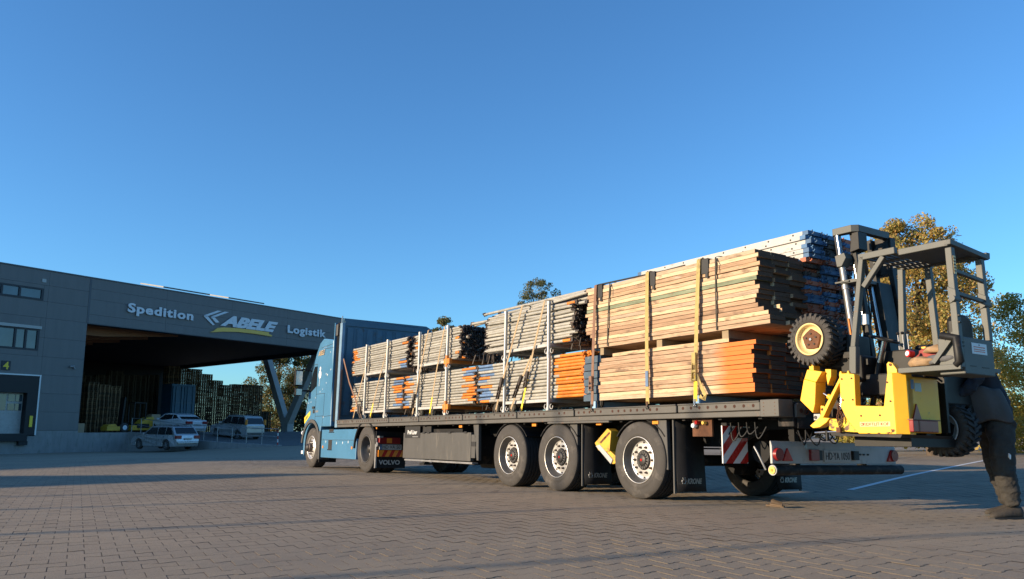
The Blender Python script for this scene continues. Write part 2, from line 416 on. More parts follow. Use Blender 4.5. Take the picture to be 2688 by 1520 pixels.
# facade frame: x along the facade, y into the building, z up
FAZ = R(31.5); FS, FC = math.sin(FAZ), math.cos(FAZ)
K = 1.13
O3 = Vector((0,0,CAM_H))
FBASE = Matrix(((FS,-FC,0,-27.38*K),(FC,FS,0,46.0*K),(0,0,1,CAM_H*(1-K)),(0,0,0,1)))
def F(s, y, z):     # facade coordinates to metres in FBASE (built at true size)
    return (s*K, y*K, z*K)
FSC = Matrix.Diagonal((K,K,K,1))
def Fw(s, y, z): return FBASE @ Vector(F(s,y,z))
def interp(x, xs, ys): return np.interp(x, xs, ys)
def gz(x, y):
    x = np.asarray(x, float); y = np.asarray(y, float)
    dx, dy = x-2.65, y-11.316
    l = -.8405*dx - .5411*dy; fw_ = -.5414*dx + .8408*dy
    bank = .0275*l*np.exp(-(l/3.6)**2) - .004*np.clip(fw_,-4,14)*np.exp(-(l/3.6)**2)
    px, py = x+27.38*K, y-46*K
    s = (px*FS+py*FC)/K; yy = (-px*FC+py*FS)/K
    pa_ = interp(yy, [-29,-20,-13.5,-8,0], [.105,.0,-.08,-.17,-.28])
    pb_ = interp(yy, [-29,-20,-13.5,-6.5,0], [.105,.10,.12,-.08,-.26])
    k_ = np.clip((s-3.2)/2.8, 0, 1)
    pit = CAM_H*(1-K) + (pa_*(1-k_)+pb_*k_)*K
    wgt = np.clip((60-s)/20,0,1)*np.clip((s+80)/20,0,1)
    wgt = wgt*np.clip((yy+31)/4,0,1)
    return bank + pit*wgt
def gzf(x, y): return float(gz(x, y))

# ------------------------------------------------------------------ ground
def axis_coords(lo, hi, step, far):
    a = np.arange(lo, hi+.01, step); g = []
    d = step
    e = hi
    while e < far: d *= 1.5; e += d; g.append(e)
    h = []; d = step; e = lo
    while e > -far: d *= 1.5; e -= d; h.append(e)
    return np.concatenate([np.array(h[::-1]), a, np.array(g)])
xs = axis_coords(-50, 50, 1.0, 1200); ys = axis_coords(-20, 100, 1.0, 1200)
X, Y = np.meshgrid(xs, ys); Zg = gz(X, Y) - .0036
nx, ny = len(xs), len(ys)
me = bpy.data.meshes.new('yard')
idx = np.arange(nx*ny).reshape(ny, nx)
quads = np.stack([idx[:-1,:-1], idx[:-1,1:], idx[1:,1:], idx[1:,:-1]], -1).reshape(-1,4)
me.from_pydata(np.stack([X,Y,Zg],-1).reshape(-1,3).tolist(), [], quads.tolist()); me.materials.append(M_['yard'])
me.polygons.foreach_set('use_smooth', [True]*len(quads)); me.update()
tag(inst('yard', me), kind='structure')

# interlocking pavers: rows along PG, stacked along PE, half bond
PA = R(-28); PE = np.array([math.sin(PA), math.cos(PA)]); PG = np.array([math.cos(PA), -math.sin(PA)])
PP, PRW, PD, JT = .228, .19, .011, .0036
hx = PP/2 - JT/2
xsu = [-hx, -PP*.31, -PP*.19, PP*.19, PP*.31, hx]
def outline(inset):
    e = [PD, PD, -PD, -PD, PD, PD]
    top = [(x*(1-inset/hx), PRW/2 - JT/2 + d - inset) for x, d in zip(xsu, e)]
    bot = [(x, -y) for x, y in top[::-1]]
    return np.array(top + bot)
o_in, o_out = outline(.0016), outline(0.0)
pv = np.concatenate([np.c_[o_in, np.zeros(12)], np.c_[o_out, np.full(12,-.0006)], np.c_[o_out, np.full(12,-.005)]])
pf = [tuple(range(12))[::-1]] + [(i, (i+1)%12, 12+(i+1)%12, 12+i) for i in range(12)] + [(12+i, 12+(i+1)%12, 24+(i+1)%12, 24+i) for i in range(12)]
R2 = np.stack([PG, PE], 1)
cells = []
for j in range(-40, 220):
    for i in range(-160, 160):
        c = PG*((i + .5*(j % 2))*PP) + PE*(j*PRW)
        if c[1] < 4.5 or c[1] > 33 or abs(c[0]) > .70*c[1]+.3 or math.hypot(*c) > 33.5: continue
        # skip what lies behind the lorry and the loading bay
        cells.append((c[0], c[1]))
cells = np.array(cells)
dist = np.hypot(cells[:,0], cells[:,1]); order = np.argsort(dist); cells = cells[order]; dist = dist[order]
inview = np.abs(cells[:,0]) < .60*cells[:,1]
near_i = np.where(inview)[0][:300]
yard_ob = bpy.data.objects['yard']
me = bpy.data.meshes.new('paver'); me.from_pydata([(R2[0]@v[:2], R2[1]@v[:2], v[2]) for v in pv], [], pf); me.materials.append(M_['paver']); me.materials.append(M_['joint_dirt']); me.polygons.foreach_set('material_index', [0]+[1]*(len(pf)-1)); me.update()
bm = bmesh.new(); bm.from_mesh(me); bmesh.ops.recalc_face_normals(bm, faces=bm.faces)
if bm.faces[0].normal.z < 0 and len(bm.faces[0].verts) == 12: bmesh.ops.reverse_faces(bm, faces=bm.faces)
bm.to_mesh(me); bm.free()
for n in near_i:
    x, y = cells[n]
    o = inst('paver', me, yard_ob, T(x, y, gzf(x, y)+random.uniform(-.0012,.0012)) @ Rx(random.gauss(0,.004)) @ Ry(random.gauss(0,.004)) @ Rz(random.gauss(0,.008)))
rest = np.ones(len(cells), bool); rest[near_i] = False
cr_ = cells[rest]; n = len(cr_)
rng = np.random.default_rng(3)
close = np.hypot(cr_[:,0], cr_[:,1]) < 14
def field(c, full):
    n = len(c); base = pv if full else pv[:24]; k = len(base)
    rot = rng.normal(0, .008, n); ca, sa = np.cos(rot), np.sin(rot)
    loc = base[:,:2] @ R2.T
    vx = c[:,0,None] + loc[None,:,0]*ca[:,None] - loc[None,:,1]*sa[:,None]
    vy = c[:,1,None] + loc[None,:,0]*sa[:,None] + loc[None,:,1]*ca[:,None]
    tilt = rng.normal(0, .004, (n,2))
    vz = gz(c[:,0], c[:,1])[:,None] + base[None,:,2] + rng.uniform(-.0012,.0012,n)[:,None] + tilt[:,:1]*loc[None,:,0] + tilt[:,1:]*loc[None,:,1]
    V = np.stack([vx,vy,vz],-1).reshape(-1,3)
    me = bpy.data.meshes.new('paver_field')
    off = (np.arange(n)*k)[:,None]
    top = (np.arange(12)[None,::-1] + off)
    i = np.arange(12); side = np.stack([i, (i+1)%12, 12+(i+1)%12, 12+i], -1).reshape(-1)
    side = (side[None,:] + off).reshape(-1,4)
    nf = n + len(side)
    me.vertices.add(len(V)); me.vertices.foreach_set('co', V.astype('f').ravel())
    loops = np.concatenate([top.ravel(), side.ravel()]); me.loops.add(len(loops)); me.loops.foreach_set('vertex_index', loops.astype('i'))
    st = np.concatenate([np.arange(n)*12, n*12 + np.arange(len(side))*4]).astype('i')
    me.polygons.add(nf); me.polygons.foreach_set('loop_start', st)
    me.polygons.foreach_set('material_index', ([0]*n+[1]*len(side))); me.polygons.foreach_set('use_smooth', [False]*nf); me.update(calc_edges=True); me.validate(); me.materials.append(M_['paver_field']); me.materials.append(M_['joint_dirt'])
    return me
for me in (field(cr_, False),):
    # make sure the tops face up
    bm = bmesh.new(); bm.from_mesh(me)
    f0 = max(bm.faces, key=lambda f: len(f.verts))
    if f0.normal.z < 0: bmesh.ops.reverse_faces(bm, faces=bm.faces)
    bm.to_mesh(me); bm.free()
    tag(inst('paver_field', me, yard_ob), kind='stuff')

# white lines painted on the yard at the right
def painted_line(p0, p1, wd):
    mb = MB(); p0 = Vector(p0); p1 = Vector(p1); d = (p1-p0); L = d.length; d.normalize(); a = Vector((-d.y, d.x))*wd/2
    k = max(2, int(L/1.0)); V = []
    for i in range(k+1):
        p = p0 + d*L*i/k
        for sgn in (-1, 1):
            q = p + a*sgn; V.append((q.x, q.y, gzf(q.x, q.y)+.004))
    mb.add(V, [(2*i, 2*i+1, 2*i+3, 2*i+2) for i in range(k)])
    return tag(mb.build('painted_line', M_['road_paint']), kind='structure')
painted_line((5.32,13.06), (16.5,27.4), .11)

# ------------------------------------------------------------------ warehouse
WH = thing('warehouse', 'grey metal clad haulage warehouse with an open canopy hall and sign lettering', 'warehouse', FBASE)
def fb(mb, name, mats, **k):
    mb.v = [tuple(FSC @ Vector(v)) for v in mb.v]
    return mb.build(name, mats, WH, **k)
HOLES = [(-2.9,.2,8.43,9.13), (-2.9,.18,5.52,6.93), (-3.05,.47,.70,4.14)]
def subtract(r, h):
    a, b, c, d = r; e, f, g, i = h
    if e >= b or f <= a or g >= d or i <= c: return [r]
    out = []
    if e > a: out.append((a, e, c, d))
    if f < b: out.append((f, b, c, d))
    m0, m1 = max(a, e), min(b, f)
    if g > c: out.append((m0, m1, c, g))
    if i < d: out.append((m0, m1, i, d))
    return out
vcuts_block = [-6.0, -2.3, .47, 2.95]; zrows = [1.0, 2.05, 3.1, 4.15, 5.2, 6.3, 7.43, 8.4, 9.35, 10.2]
panels = []
for a, b in zip(vcuts_block[:-1], vcuts_block[1:]):
    for c, d in zip(zrows[:-1], zrows[1:]):
        rs = [(a, b, c, d)]
        for h in HOLES: rs = [q for r in rs for q in subtract(r, h)]
        panels += rs
for a, b in zip([2.95, 8.27, 13.6, 18.9], [8.27, 13.6, 18.9, 25.3]):
    for c, d in ((7.43, 7.97), (7.97, 8.9), (8.9, 9.55), (9.55, 10.2)): panels.append((a, b, c, d))
g_ = .004
for a, b, c, d in panels:
    if b-a < .02 or d-c < .02: continue
    mb = MB(); mb.box(a+g_, b-g_, -.06, .0, c+g_, d-g_)
    fb(mb, 'cladding_panel', M_['clad'], bevel=.004, seg=1)
# core walls behind the panels; cut round the openings by building the reveals
core = MB()
for a, b, c, d in [q for r in [(-6.0, 2.95, -.5, 10.2)] for h in [HOLES[0]] for q in subtract(r, h)]:
    rs = [(a, b, c, d)]
    for h in HOLES[1:]: rs = [q for r in rs for q in subtract(r, h)]
    for e, f, g, h in rs: core.box(e, f, .004, .5, g, h)
core.box(-6.0, 2.94, .5, 29, -.5, 10.1)          # solid office block
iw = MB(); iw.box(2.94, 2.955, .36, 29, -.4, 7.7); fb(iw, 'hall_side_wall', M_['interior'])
core.box(-52, -6.0, -.02, 29, -.5, 10.22)        # unseen long wing to the left, added to shade the yard
fb(core, 'block_wall', M_['clad'], kind=None)
mb = MB(); mb.box(-6, .47, -.055, .0, -.5, .70); mb.box(.47, 2.95, -.055, 0, -.5, .99); mb.box(2.95, 6.43, -.05, 2.0, -.5, .87); mb.box(-6,-3.06,-.054,0,.70,.99)
fb(mb, 'plinth', M_['concrete'])
mb = MB(); mb.box(2.96, 6.42, 2.0, 29, -.5, .868); mb.box(6.42, 30.5, 0.01, 29, -.5, .862)
fb(mb, 'hall_floor', M_['concrete'])
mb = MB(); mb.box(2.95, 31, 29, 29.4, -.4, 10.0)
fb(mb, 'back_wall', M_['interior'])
# fascia core and roof slab
mb = MB(); mb.box(2.96, 25.28, .004, .35, 7.43, 10.2)
fb(mb, 'fascia', M_['clad'])
mb = MB(); mb.prism([(2.95,.36),(25.3,.36),(30.1,28.9),(2.95,28.9)], 'xy', 7.75, 10.0)
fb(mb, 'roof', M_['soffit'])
mb = MB(); mb.box(-52, 25.3, -.10, .40, 10.2, 10.27); mb.box(2.95, 25.3, -.085, .34, 7.385, 7.428)
fb(mb, 'roof_edge_trim', M_['clad_trim'])
mb = MB(); mb.box(2.9, 3.02, -.075, .0, 7.43, 10.2)
fb(mb, 'corner_trim', M_['clad_trim'])
for i, yy in enumerate((1.6, 5.0, 8.4, 11.8, 15.2, 18.6, 22.0)):
    mb = MB(); e = 25.3+4.8*yy/28.6-.15
    mb.prism([(2.96,7.7),(2.96,6.9),(5.0,6.9),(10.5,7.42),(10.5,7.7)], 'xz', yy, yy+.34)
    fb(mb, 'roof_beam', M_['glulam'])
mb = MB(); mb.prism([(2.96,7.43),(25.2,7.43),(25.2,7.75),(2.96,7.75)], 'xz', .36, .9); fb(mb, 'soffit_edge', M_['soffit'])
mb = MB(); mb.prism([(25.0,.4),(25.3,.4),(30.1,28.9),(29.8,28.9)], 'xy', 7.43, 9.98); fb(mb, 'end_fascia', M_['clad_trim'])
# windows
def strip_window(z0, z1, muls, s1, top_trim):
    fr = MB(); x0 = -2.9
    fr.box(x0, s1, -.08, .02, z0, z0+.10); fr.box(x0, s1, -.08, .02, z1-.09, z1); fr.box(s1-.13, s1, -.08, .02, z0+.1, z1-.09)
    for m in muls: fr.box(m-.055, m+.055, -.08, .02, z0+.1, z1-.09)
    w_ = fb(fr, 'window', M_['frame_dark'])
    edges = [x0] + [m for m in muls] + [s1-.075]
    for a, b in zip(edges[:-1], edges[1:]):
        p = MB(); p.box(a+.055, b-.055, -.015, -.005, z0+.1, z1-.09); p.v = [tuple(FSC @ Vector(v)) for v in p.v]
        p.build('pane', M_['pane'], w_)
    # blinds behind
    bl = MB(); k = int((s1-x0)/.3)
    for i in range(k): bl.box(x0+.3*i, x0+.3*i+.02, .1, .12, z0+.1, z1-.3)
    if top_trim:
        tb = MB(); tb.box(x0, s1+.06, -.16, -.01, z1, z1+.17); tb.v = [tuple(FSC @ Vector(v)) for v in tb.v]
        tb.build('shutter_box', M_['steel_dull'], w_, label='pale shutter box above the window')
strip_window(8.43, 9.13, [-2.1,-1.13], .2, False)
strip_window(5.52, 6.75, [-2.2,-1.14,-.56], .18, True)
# dock gate number 4
mb = MB(); mb.box(-3.05, .47, -.16, -.07, 4.06, 4.14); mb.box(.39, .47, -.16, -.07, .74, 4.06); mb.box(-3.05,-2.97,-.16,-.07,.74,4.06)
gate = fb(mb, 'loading_gate', M_['white_paint'])
def fsub(mb, name, mats, parent, **k):
    mb.v = [tuple(FSC @ Vector(v)) for v in mb.v]; return mb.build(name, mats, parent, **k)
mb = MB(); mb.box(-2.97, .39, -.14, .28, 3.1, 4.06); mb.box(-.20, .39, -.14, .28, .74, 3.1); mb.box(-2.97,-2.3,-.14,.28,.74,3.1)
fsub(mb, 'dock_seal', M_['black'], gate)
mb = MB(); mb.box(-2.3, -.2, .3, .38, .7, 3.1)
for z in (1.3, 1.95): mb.box(-2.3, -.2, .285, .3, z, z+.03)
fsub(mb, 'gate_leaf', M_['dirty_white'], gate)
for a, b, c, d in ((-2.2,-1.1,2.12,3.0), (-1.0,-.65,2.62,3.0), (-.6,-.26,2.62,3.0), (-1.0,-.65,2.12,2.5), (-.6,-.26,2.12,2.5)):
    mb = MB(); mb.box(a, b, .27, .284, c, d); fsub(mb, 'pane', M_['pane'], gate)
mb = MB(); mb.box(.04,.2,-.18,-.141,1.2,1.82); fsub(mb, 'marker_strip', M_['num_yellow'], gate, label='yellow guide strip')
mb = MB(); mb.box(-2.4,-.10,-.36,-.06,.42,.84, ); mb.box(-.5,-.02,-.3,-.06,.2,.42); fsub(mb, 'dock_bumper', M_['black'], gate)
# number plate of the gate
mb = MB(); mb.box(-1.72,-1.24,-.10,-.062,4.3,4.82); np_ = fb(mb, 'number_board', M_['frame_dark'])
text('number', '4', .30*K, .42*K, .01, M_['num_yellow'], np_, face_M(F(-1.63,-.101,4.35), (1,0,0), (0,0,1)), bold=.02)
# small fittings
mb = MB(); mb.box(.03,.27,-.09,-.062,9.5,9.7); fb(mb, 'vent', M_['steel_dull'])
mb = MB(); mb.cyl((2.05,-.18,4.72),(2.33,-.18,4.75),.06,n=10); mb.cyl((2.12,-.18,4.72),(2.2,0,4.85),.025,n=6); mb.cyl((2.3,-.15,4.68),(2.38,-.16,4.6),.05,n=8)
fb(mb, 'floodlight', M_['steel_dull'])
mb = MB(); mb.lathe([(.02,.16),(.10,.12),(.22,0),(.2,-.02),(.0,-.03)], 16, axis='z', M=T(4.6,3.2,6.55)); mb.cyl((4.6,3.2,6.7),(4.6,3.2,6.8),.03,n=6)
fb(mb, 'hall_lamp', M_['steel_dull'])
# sign lettering, raised off the fascia
def sign(name, body, s0, s1, z0, z1, mat='letter', **k):
    return text(name, body, (s1-s0)*K, (z1-z0)*K, .07, M_[mat], WH, face_M(F(s0,-.12,z0), (1,0,0), (0,0,1)), **k)
sign('sign_lettering', 'Spedition', 5.45, 10.30, 8.22, 9.0, bold=.035, spacing=1.12)
sign('sign_lettering', 'Logistik', 18.85, 22.95, 8.24, 9.02, bold=.035, spacing=1.12)
sign('sign_lettering', 'ABELE', 12.55, 17.85, 8.30, 9.10, shear=.38, bold=.055, spacing=.95)
mb = MB()
for dx in (0, .62):
    mb.prism([(11.15+dx,8.85),(12.3+dx,9.34),(12.65+dx,9.34),(11.5+dx,8.85)], 'xz', -.13, -.08)
mb.prism([(11.15,8.82),(11.52,8.82),(12.12,8.30),(11.95,8.26)], 'xz', -.13, -.08)
mb.prism([(11.75,8.82),(12.1,8.82),(12.5,8.52),(12.2,8.46)], 'xz', -.13, -.08)
fb(mb, 'sign_arrow', M_['letter'])
pts_t = [(12.05,7.86),(12.35,8.1),(12.9,8.2),(14.2,8.27),(15.6,8.29),(17.05,8.26),(17.0,8.14),(17.35,8.06)]
pts_b = [(17.3,7.97),(15.6,8.02),(14.2,8.0),(12.9,7.90),(12.1,7.78),(11.75,7.74)]
mb = MB(); mb.prism(pts_t[::-1]+pts_b[::-1], 'xz', -.15, -.09); fb(mb, 'sign_brush_stroke', M_['letter_yellow'])
# V column under the free end of the roof
mb = MB()
mb.beam((26.85,8.0,-.2),(26.85,8.0,2.1),.85,.75)
col_ = fb(mb, 'support_column', M_['concrete_col'], bevel=.02)
mb = MB(); mb.beam((26.8,8.2,1.7),(27.9,12.2,7.7),.6,.6,up=(1,0,0)); fsub(mb, 'column_arm', M_['concrete_col'], col_, bevel=.02)
mb = MB(); mb.beam((26.8,7.8,1.7),(26.3,4.0,7.7),.6,.6,up=(1,0,0)); fsub(mb, 'column_arm', M_['concrete_col'], col_, bevel=.02)
# panels standing on the roof
for a, b, lab in ((8.0,11.7,'low row of roof panels above the first sign word'), (13.3,16.6,'low row of roof panels above the logo, lit at its edge')):
    mb = MB(); mb.prism([(.05,10.46),(2.6,10.95),(2.6,10.87),(.05,10.37)], 'yz', a, b)
    mb.v = [tuple(FSC @ Vector(v)) for v in mb.v]
    o = mb.build('roof_panel_row', [M_['roof_panel']], None, FBASE); tag(o, lab, 'solar panel')

# unseen shadow casters added off-frame for the yard: a gabled block and four poles
wv = Vector((.31, .951*1, 0)); wv = Vector((-.31,.951,0)); av = Vector((.951,.31,0))
def wa(w_, a_, z=0): q = wv*w_ + av*a_; return (q.x, q.y, z)
ctan = 1/math.tan(SUN_EL)
tip_a = 2.58; hgt = 9.0; a0 = tip_a - hgt*ctan
prof = [(-9,0),(-9,3.6),(-4,5.95),(-1.95,7.5),(0,9.0),(1.75,7.75),(4,6.1),(4,0)]
V = [wa(17.55+u, a0, z) for u, z in prof] + [wa(17.55+u, a0-10, z) for u, z in prof]
n = len(prof); mb = MB(); mb.add(V, [(i,(i+1)%n,n+(i+1)%n,n+i) for i in range(n)]+[tuple(range(n)),tuple(range(n,2*n))])
tag(mb.build('unseen_shadow_gable', M_['clad']), 'unseen grey gabled block added beside the yard, shaped to cast the long pointed shadow', 'shadow caster')
for i, w_ in enumerate((5.4, 8.6, 11.3, 13.5)):
    p = wa(w_, -22 - 1.5*i)
    mb = MB(); mb.cyl((0,0,-.3),(0,0,8.2),.062,.042,10); mb.cyl((0,0,8.2),(0,0,8.3),.08,.0,10)
    o = mb.build('unseen_shadow_pole', M_['steel_dull'], None, T(p)); tag(o, 'tall plain pole added out of view to cast a thin shadow on the yard', 'flag pole', 'unseen poles added for their shadows')

# ------------------------------------------------------------------ car ramp, retaining wall, railing
ry = [0,-1.5,-3.25,-5.64,-9,-13.6]; rz = [.87,.80,.60,.42,.27,.12]
mb = MB(); V = []
for y, z in zip([40]+ry, [.86]+rz): V += [(6.43,y,z),(48,y,z)]
V = [tuple(F(*v)) for v in V]
k = len(V)//2
mb.add(V, [(2*i,2*i+1,2*i+3,2*i+2) for i in range(k-1)])
for i in range(k): pass
tag(mb.build('ramp_pavement', M_['asphalt'], None, FBASE), kind='structure')
mb = MB(); V = []
pr = [(y, z+.03) for y, z in zip(ry, rz)]; pr[-1] = (-13.5, .17)
mb.prism(pr + [(-13.5,-.3),(0-.06,-.6)], 'yz', 6.2, 6.425)
mb.v = [tuple(F(*v)) for v in mb.v]
o = mb.build('retaining_wall', M_['concrete'], None, FBASE, bevel=.015); tag(o, 'low stained concrete retaining wall of the ramp behind the estate car', 'wall')
rail = thing('railing', 'thin grey tube railing on top of the ramp wall, last post red and white', 'railing', FBASE)
posts = [-.2,-1.15,-2.35,-4.6,-5.95,-7.15,-8.35,-9.6,-10.8,-12.05,-13.3]
for i, y in enumerate(posts):
    z = float(np.interp(-y, [-q for q in ry], rz)) + .03
    mb = MB(); last = i == len(posts)-1
    if last:
        for q in range(5): mb.cyl((6.31,y,z-.02+.17*q),(6.31,y,z+.15+.17*q),.03,n=8,mat=q%2)
    else: mb.cyl((6.31,y,z-.03),(6.31,y,z+.88),.024,n=8)
    mb.v = [tuple(F(*v)) for v in mb.v]
    mb.build('post', [M_['red_plastic'], M_['white_paint']] if last else [M_['steel_dull']], rail, label='red and white end post' if last else None)
for h in (.86, .45):
    mb = MB(); mb.tube([F(6.31, y, float(np.interp(-y, [-q for q in ry], rz))+.03+h) for y in posts], .02*K, 6)
    mb.build('rail', M_['steel_dull'], rail)

# ------------------------------------------------------------------ pallets
def pallet_mesh():
    mb = MB()
    for y in (-.35,-.175,0,.175,.35): mb.box(-.6,.6,y-.05 if abs(y)<.2 else y-.07, y+.05 if abs(y)<.2 else y+.05,.122,.144)
    for x in (-.53,0,.53): mb.box(x-.07,x+.07,-.4,.4,.10,.122)
    for x in (-.53,0,.53):
        for y in (-.34,0,.34): mb.box(x-.07,x+.07,y-.055,y+.055,.022,.10)
    for y in (-.34,0,.34): mb.box(-.6,.6,y-.055,y+.055,0,.022)
    return mb.mesh('pallet', M_['pallet_wood'], False)
PME = pallet_mesh()
FROT = Rz(math.atan2(FC, FS))
def pallet_stack(s, y, n0, n1, zb, rot, lab, grp, stuff=None):
    p = Fw(s, y, zb)
    for i in range(n0, n1):
        M = T(p.x+random.gauss(0,.012), p.y+random.gauss(0,.012), p.z+i*.1445) @ FROT @ Rz(rot+random.gauss(0,.012))
        if stuff is not None: stuff.append(M)
        else:
            tag(inst('pallet', PME, None, M), lab, 'pallet', grp)
pallet_stack(5.35, 3.2, 0, 25, .87, R(90), 'wooden pallet in the tall stack nearest the hall corner, left of the yellow forklift', 'pallets stacked just inside the hall')
pallet_stack(6.25, 3.4, 0, 24, .87, R(90), 'wooden pallet in the middle stack behind the yellow forklift in the hall', 'pallets stacked just inside the hall')
pallet_stack(7.65, 4.4, 0, 24, .87, R(90), 'wooden pallet in the rear stack right behind the yellow forklift mast', 'pallets stacked just inside the hall')
fill = []
tops = [(19.4,44),(20.5,43),(21.6,43),(22.7,40),(23.8,36),(24.9,33),(26.0,34),(27.1,34),(28.2,34)]
for i, (s, n) in enumerate(tops):
    y = 14.5 - .08*i
    k = max(0, n-23)
    pallet_stack(s, y, 0, k, .87, random.gauss(0,.02), '', '', fill)
    pallet_stack(s, y, k, n, .87, random.gauss(0,.02), ('weathered pallet in the tallest stacks of the pallet wall, right behind the blue container', 'weathered pallet in the stepped middle stacks of the pallet wall above the white saloon', 'weathered pallet in the level right stacks of the pallet wall above the off roader')[i//3], 'pallets in the high wall behind the parked cars')
for s in (11.5,12.6,13.7,14.8,15.9,17.0,18.2): pallet_stack(s, 15.5, 0, random.randint(34,40), .87, 0, '', '', fill)
pallet_stack(29.4, 13.9, 0, 15, .87, 0, '', '', fill)
vb = np.array(PME.vertices and [v.co for v in PME.vertices]); fbx = [tuple(p.vertices) for p in PME.polygons]
V = []; Fc = []
for M in fill:
    b = len(V); V += [tuple(M @ Vector(v)) for v in vb]; Fc += [tuple(i+b for i in f) for f in fbx]
me = bpy.data.meshes.new('shaded_pallet_mass'); me.from_pydata(V, [], Fc); me.materials.append(M_['shaded_pallet_mass']); me.update()
tag(inst('shaded_pallet_mass', me), 'mass of lower and rear pallets, coloured dark for the shade in the hall', 'pallets', kind='stuff')

# blue swap body doors in the hall
bb = thing('blue_container', 'dark blue container standing with closed doors in front of the pallet wall', 'container', FBASE)
mb = MB(); mb.box(16.75,19.0,10.6,11.9,.95,4.75); mb.v = [tuple(F(*v)) for v in mb.v]; mb.build('body', M_['tarp_blue'], bb, bevel=.02)
for a, b in ((16.82,17.85),(17.9,18.93)):
    mb = MB(); mb.box(a,b,10.5,10.58,1.1,4.6)
    mb.v = [tuple(F(*v)) for v in mb.v]; d = mb.build('door', M_['tarp_blue'], bb, bevel=.02)
    m2 = MB()
    for x in (a+.25, b-.25): m2.cyl((x,10.46,1.15),(x,10.46,4.55),.03,n=6)
    for z in (2.0,3.2): m2.box(a+.1,b-.1,10.47,10.5,z,z+.06)
    m2.v = [tuple(F(*v)) for v in m2.v]; m2.build('locking_bar', M_['headboard_blue'], d)

# yellow forklift parked inside the hall, cartons
fk = thing('forklift', 'small yellow truck mounted forklift parked at the edge of the hall', 'forklift', FBASE @ T(F(6.7,1.2,.87)))
def fkp(mb, name, mats, **k): return mb.build(name, mats, fk, **k)
mb = MB(); mb.prism([(.35,.15),(2.0,.15),(2.15,.9),(2.05,1.15),(1.5,1.05),(.9,.55),(.4,.5)], 'xz', -.4, .4); fkp(mb, 'body', M_['chock_yellow'], bevel=.03)
mb = MB(); mb.box(.75,1.7,-.45,.45,.32,.62); fkp(mb, 'wheel_arch', M_['black'])
mb = MB(); mb.box(-1.55,-.55,-.4,.4,.12,.42); mb.prism([(-1.5,.42),(-.7,.42),(-.9,.6),(-1.4,.55)], 'xz', -.35, .35); fkp(mb, 'front_frame', M_['chock_yellow'], bevel=.03)
for x, r in ((-.15,.34),):
    mb = MB(); mb.lathe([(.14,-.02),(.3,0),(r,-.05),(r,-.22),(.3,-.26),(.14,-.25)], 20, M=T(x,-.32,r) @ Rz(math.pi)); wl_ = fkp(mb, 'wheel', M_['rubber'])
    mb = MB(); mb.lathe([(.0,-.03),(.16,-.02),(.17,.0)], 16, M=T(x,-.34,r) @ Rz(math.pi)); mb.build('rim', M_['letter'], wl_)
mb = MB(); mb.beam((-.35,.0,.3),(-.2,.0,2.5),.5,.12); fkp(mb, 'mast', M_['mast_black'])
mb = MB()
for x in (.5,1.4):
    for y in (-.35,.35): mb.beam((x,y,.5),(x,y,2.1),.06,.06)
mb.box(.45,1.45,-.4,.4,2.1,2.16); fkp(mb, 'overhead_guard', M_['mast_black'])
for s, y, w_, h, lab in ((3.35,.6,.5,.62,'brown cardboard carton at the left corner of the hall'), (9.6,2.4,.75,1.35,'tall brown carton standing right of the yellow forklift')):
    mb = MB(); mb.box(-w_/2,w_/2,-.3,.3,0,h); mb.box(-w_/2-.002,w_/2+.002,-.03,.03,-.0,h+.003,1)
    o = mb.build('carton', [M_['cardboard'], M_['strap_tan']], None, FBASE @ T(F(s,y,.87)), bevel=.006); tag(o, lab, 'box')

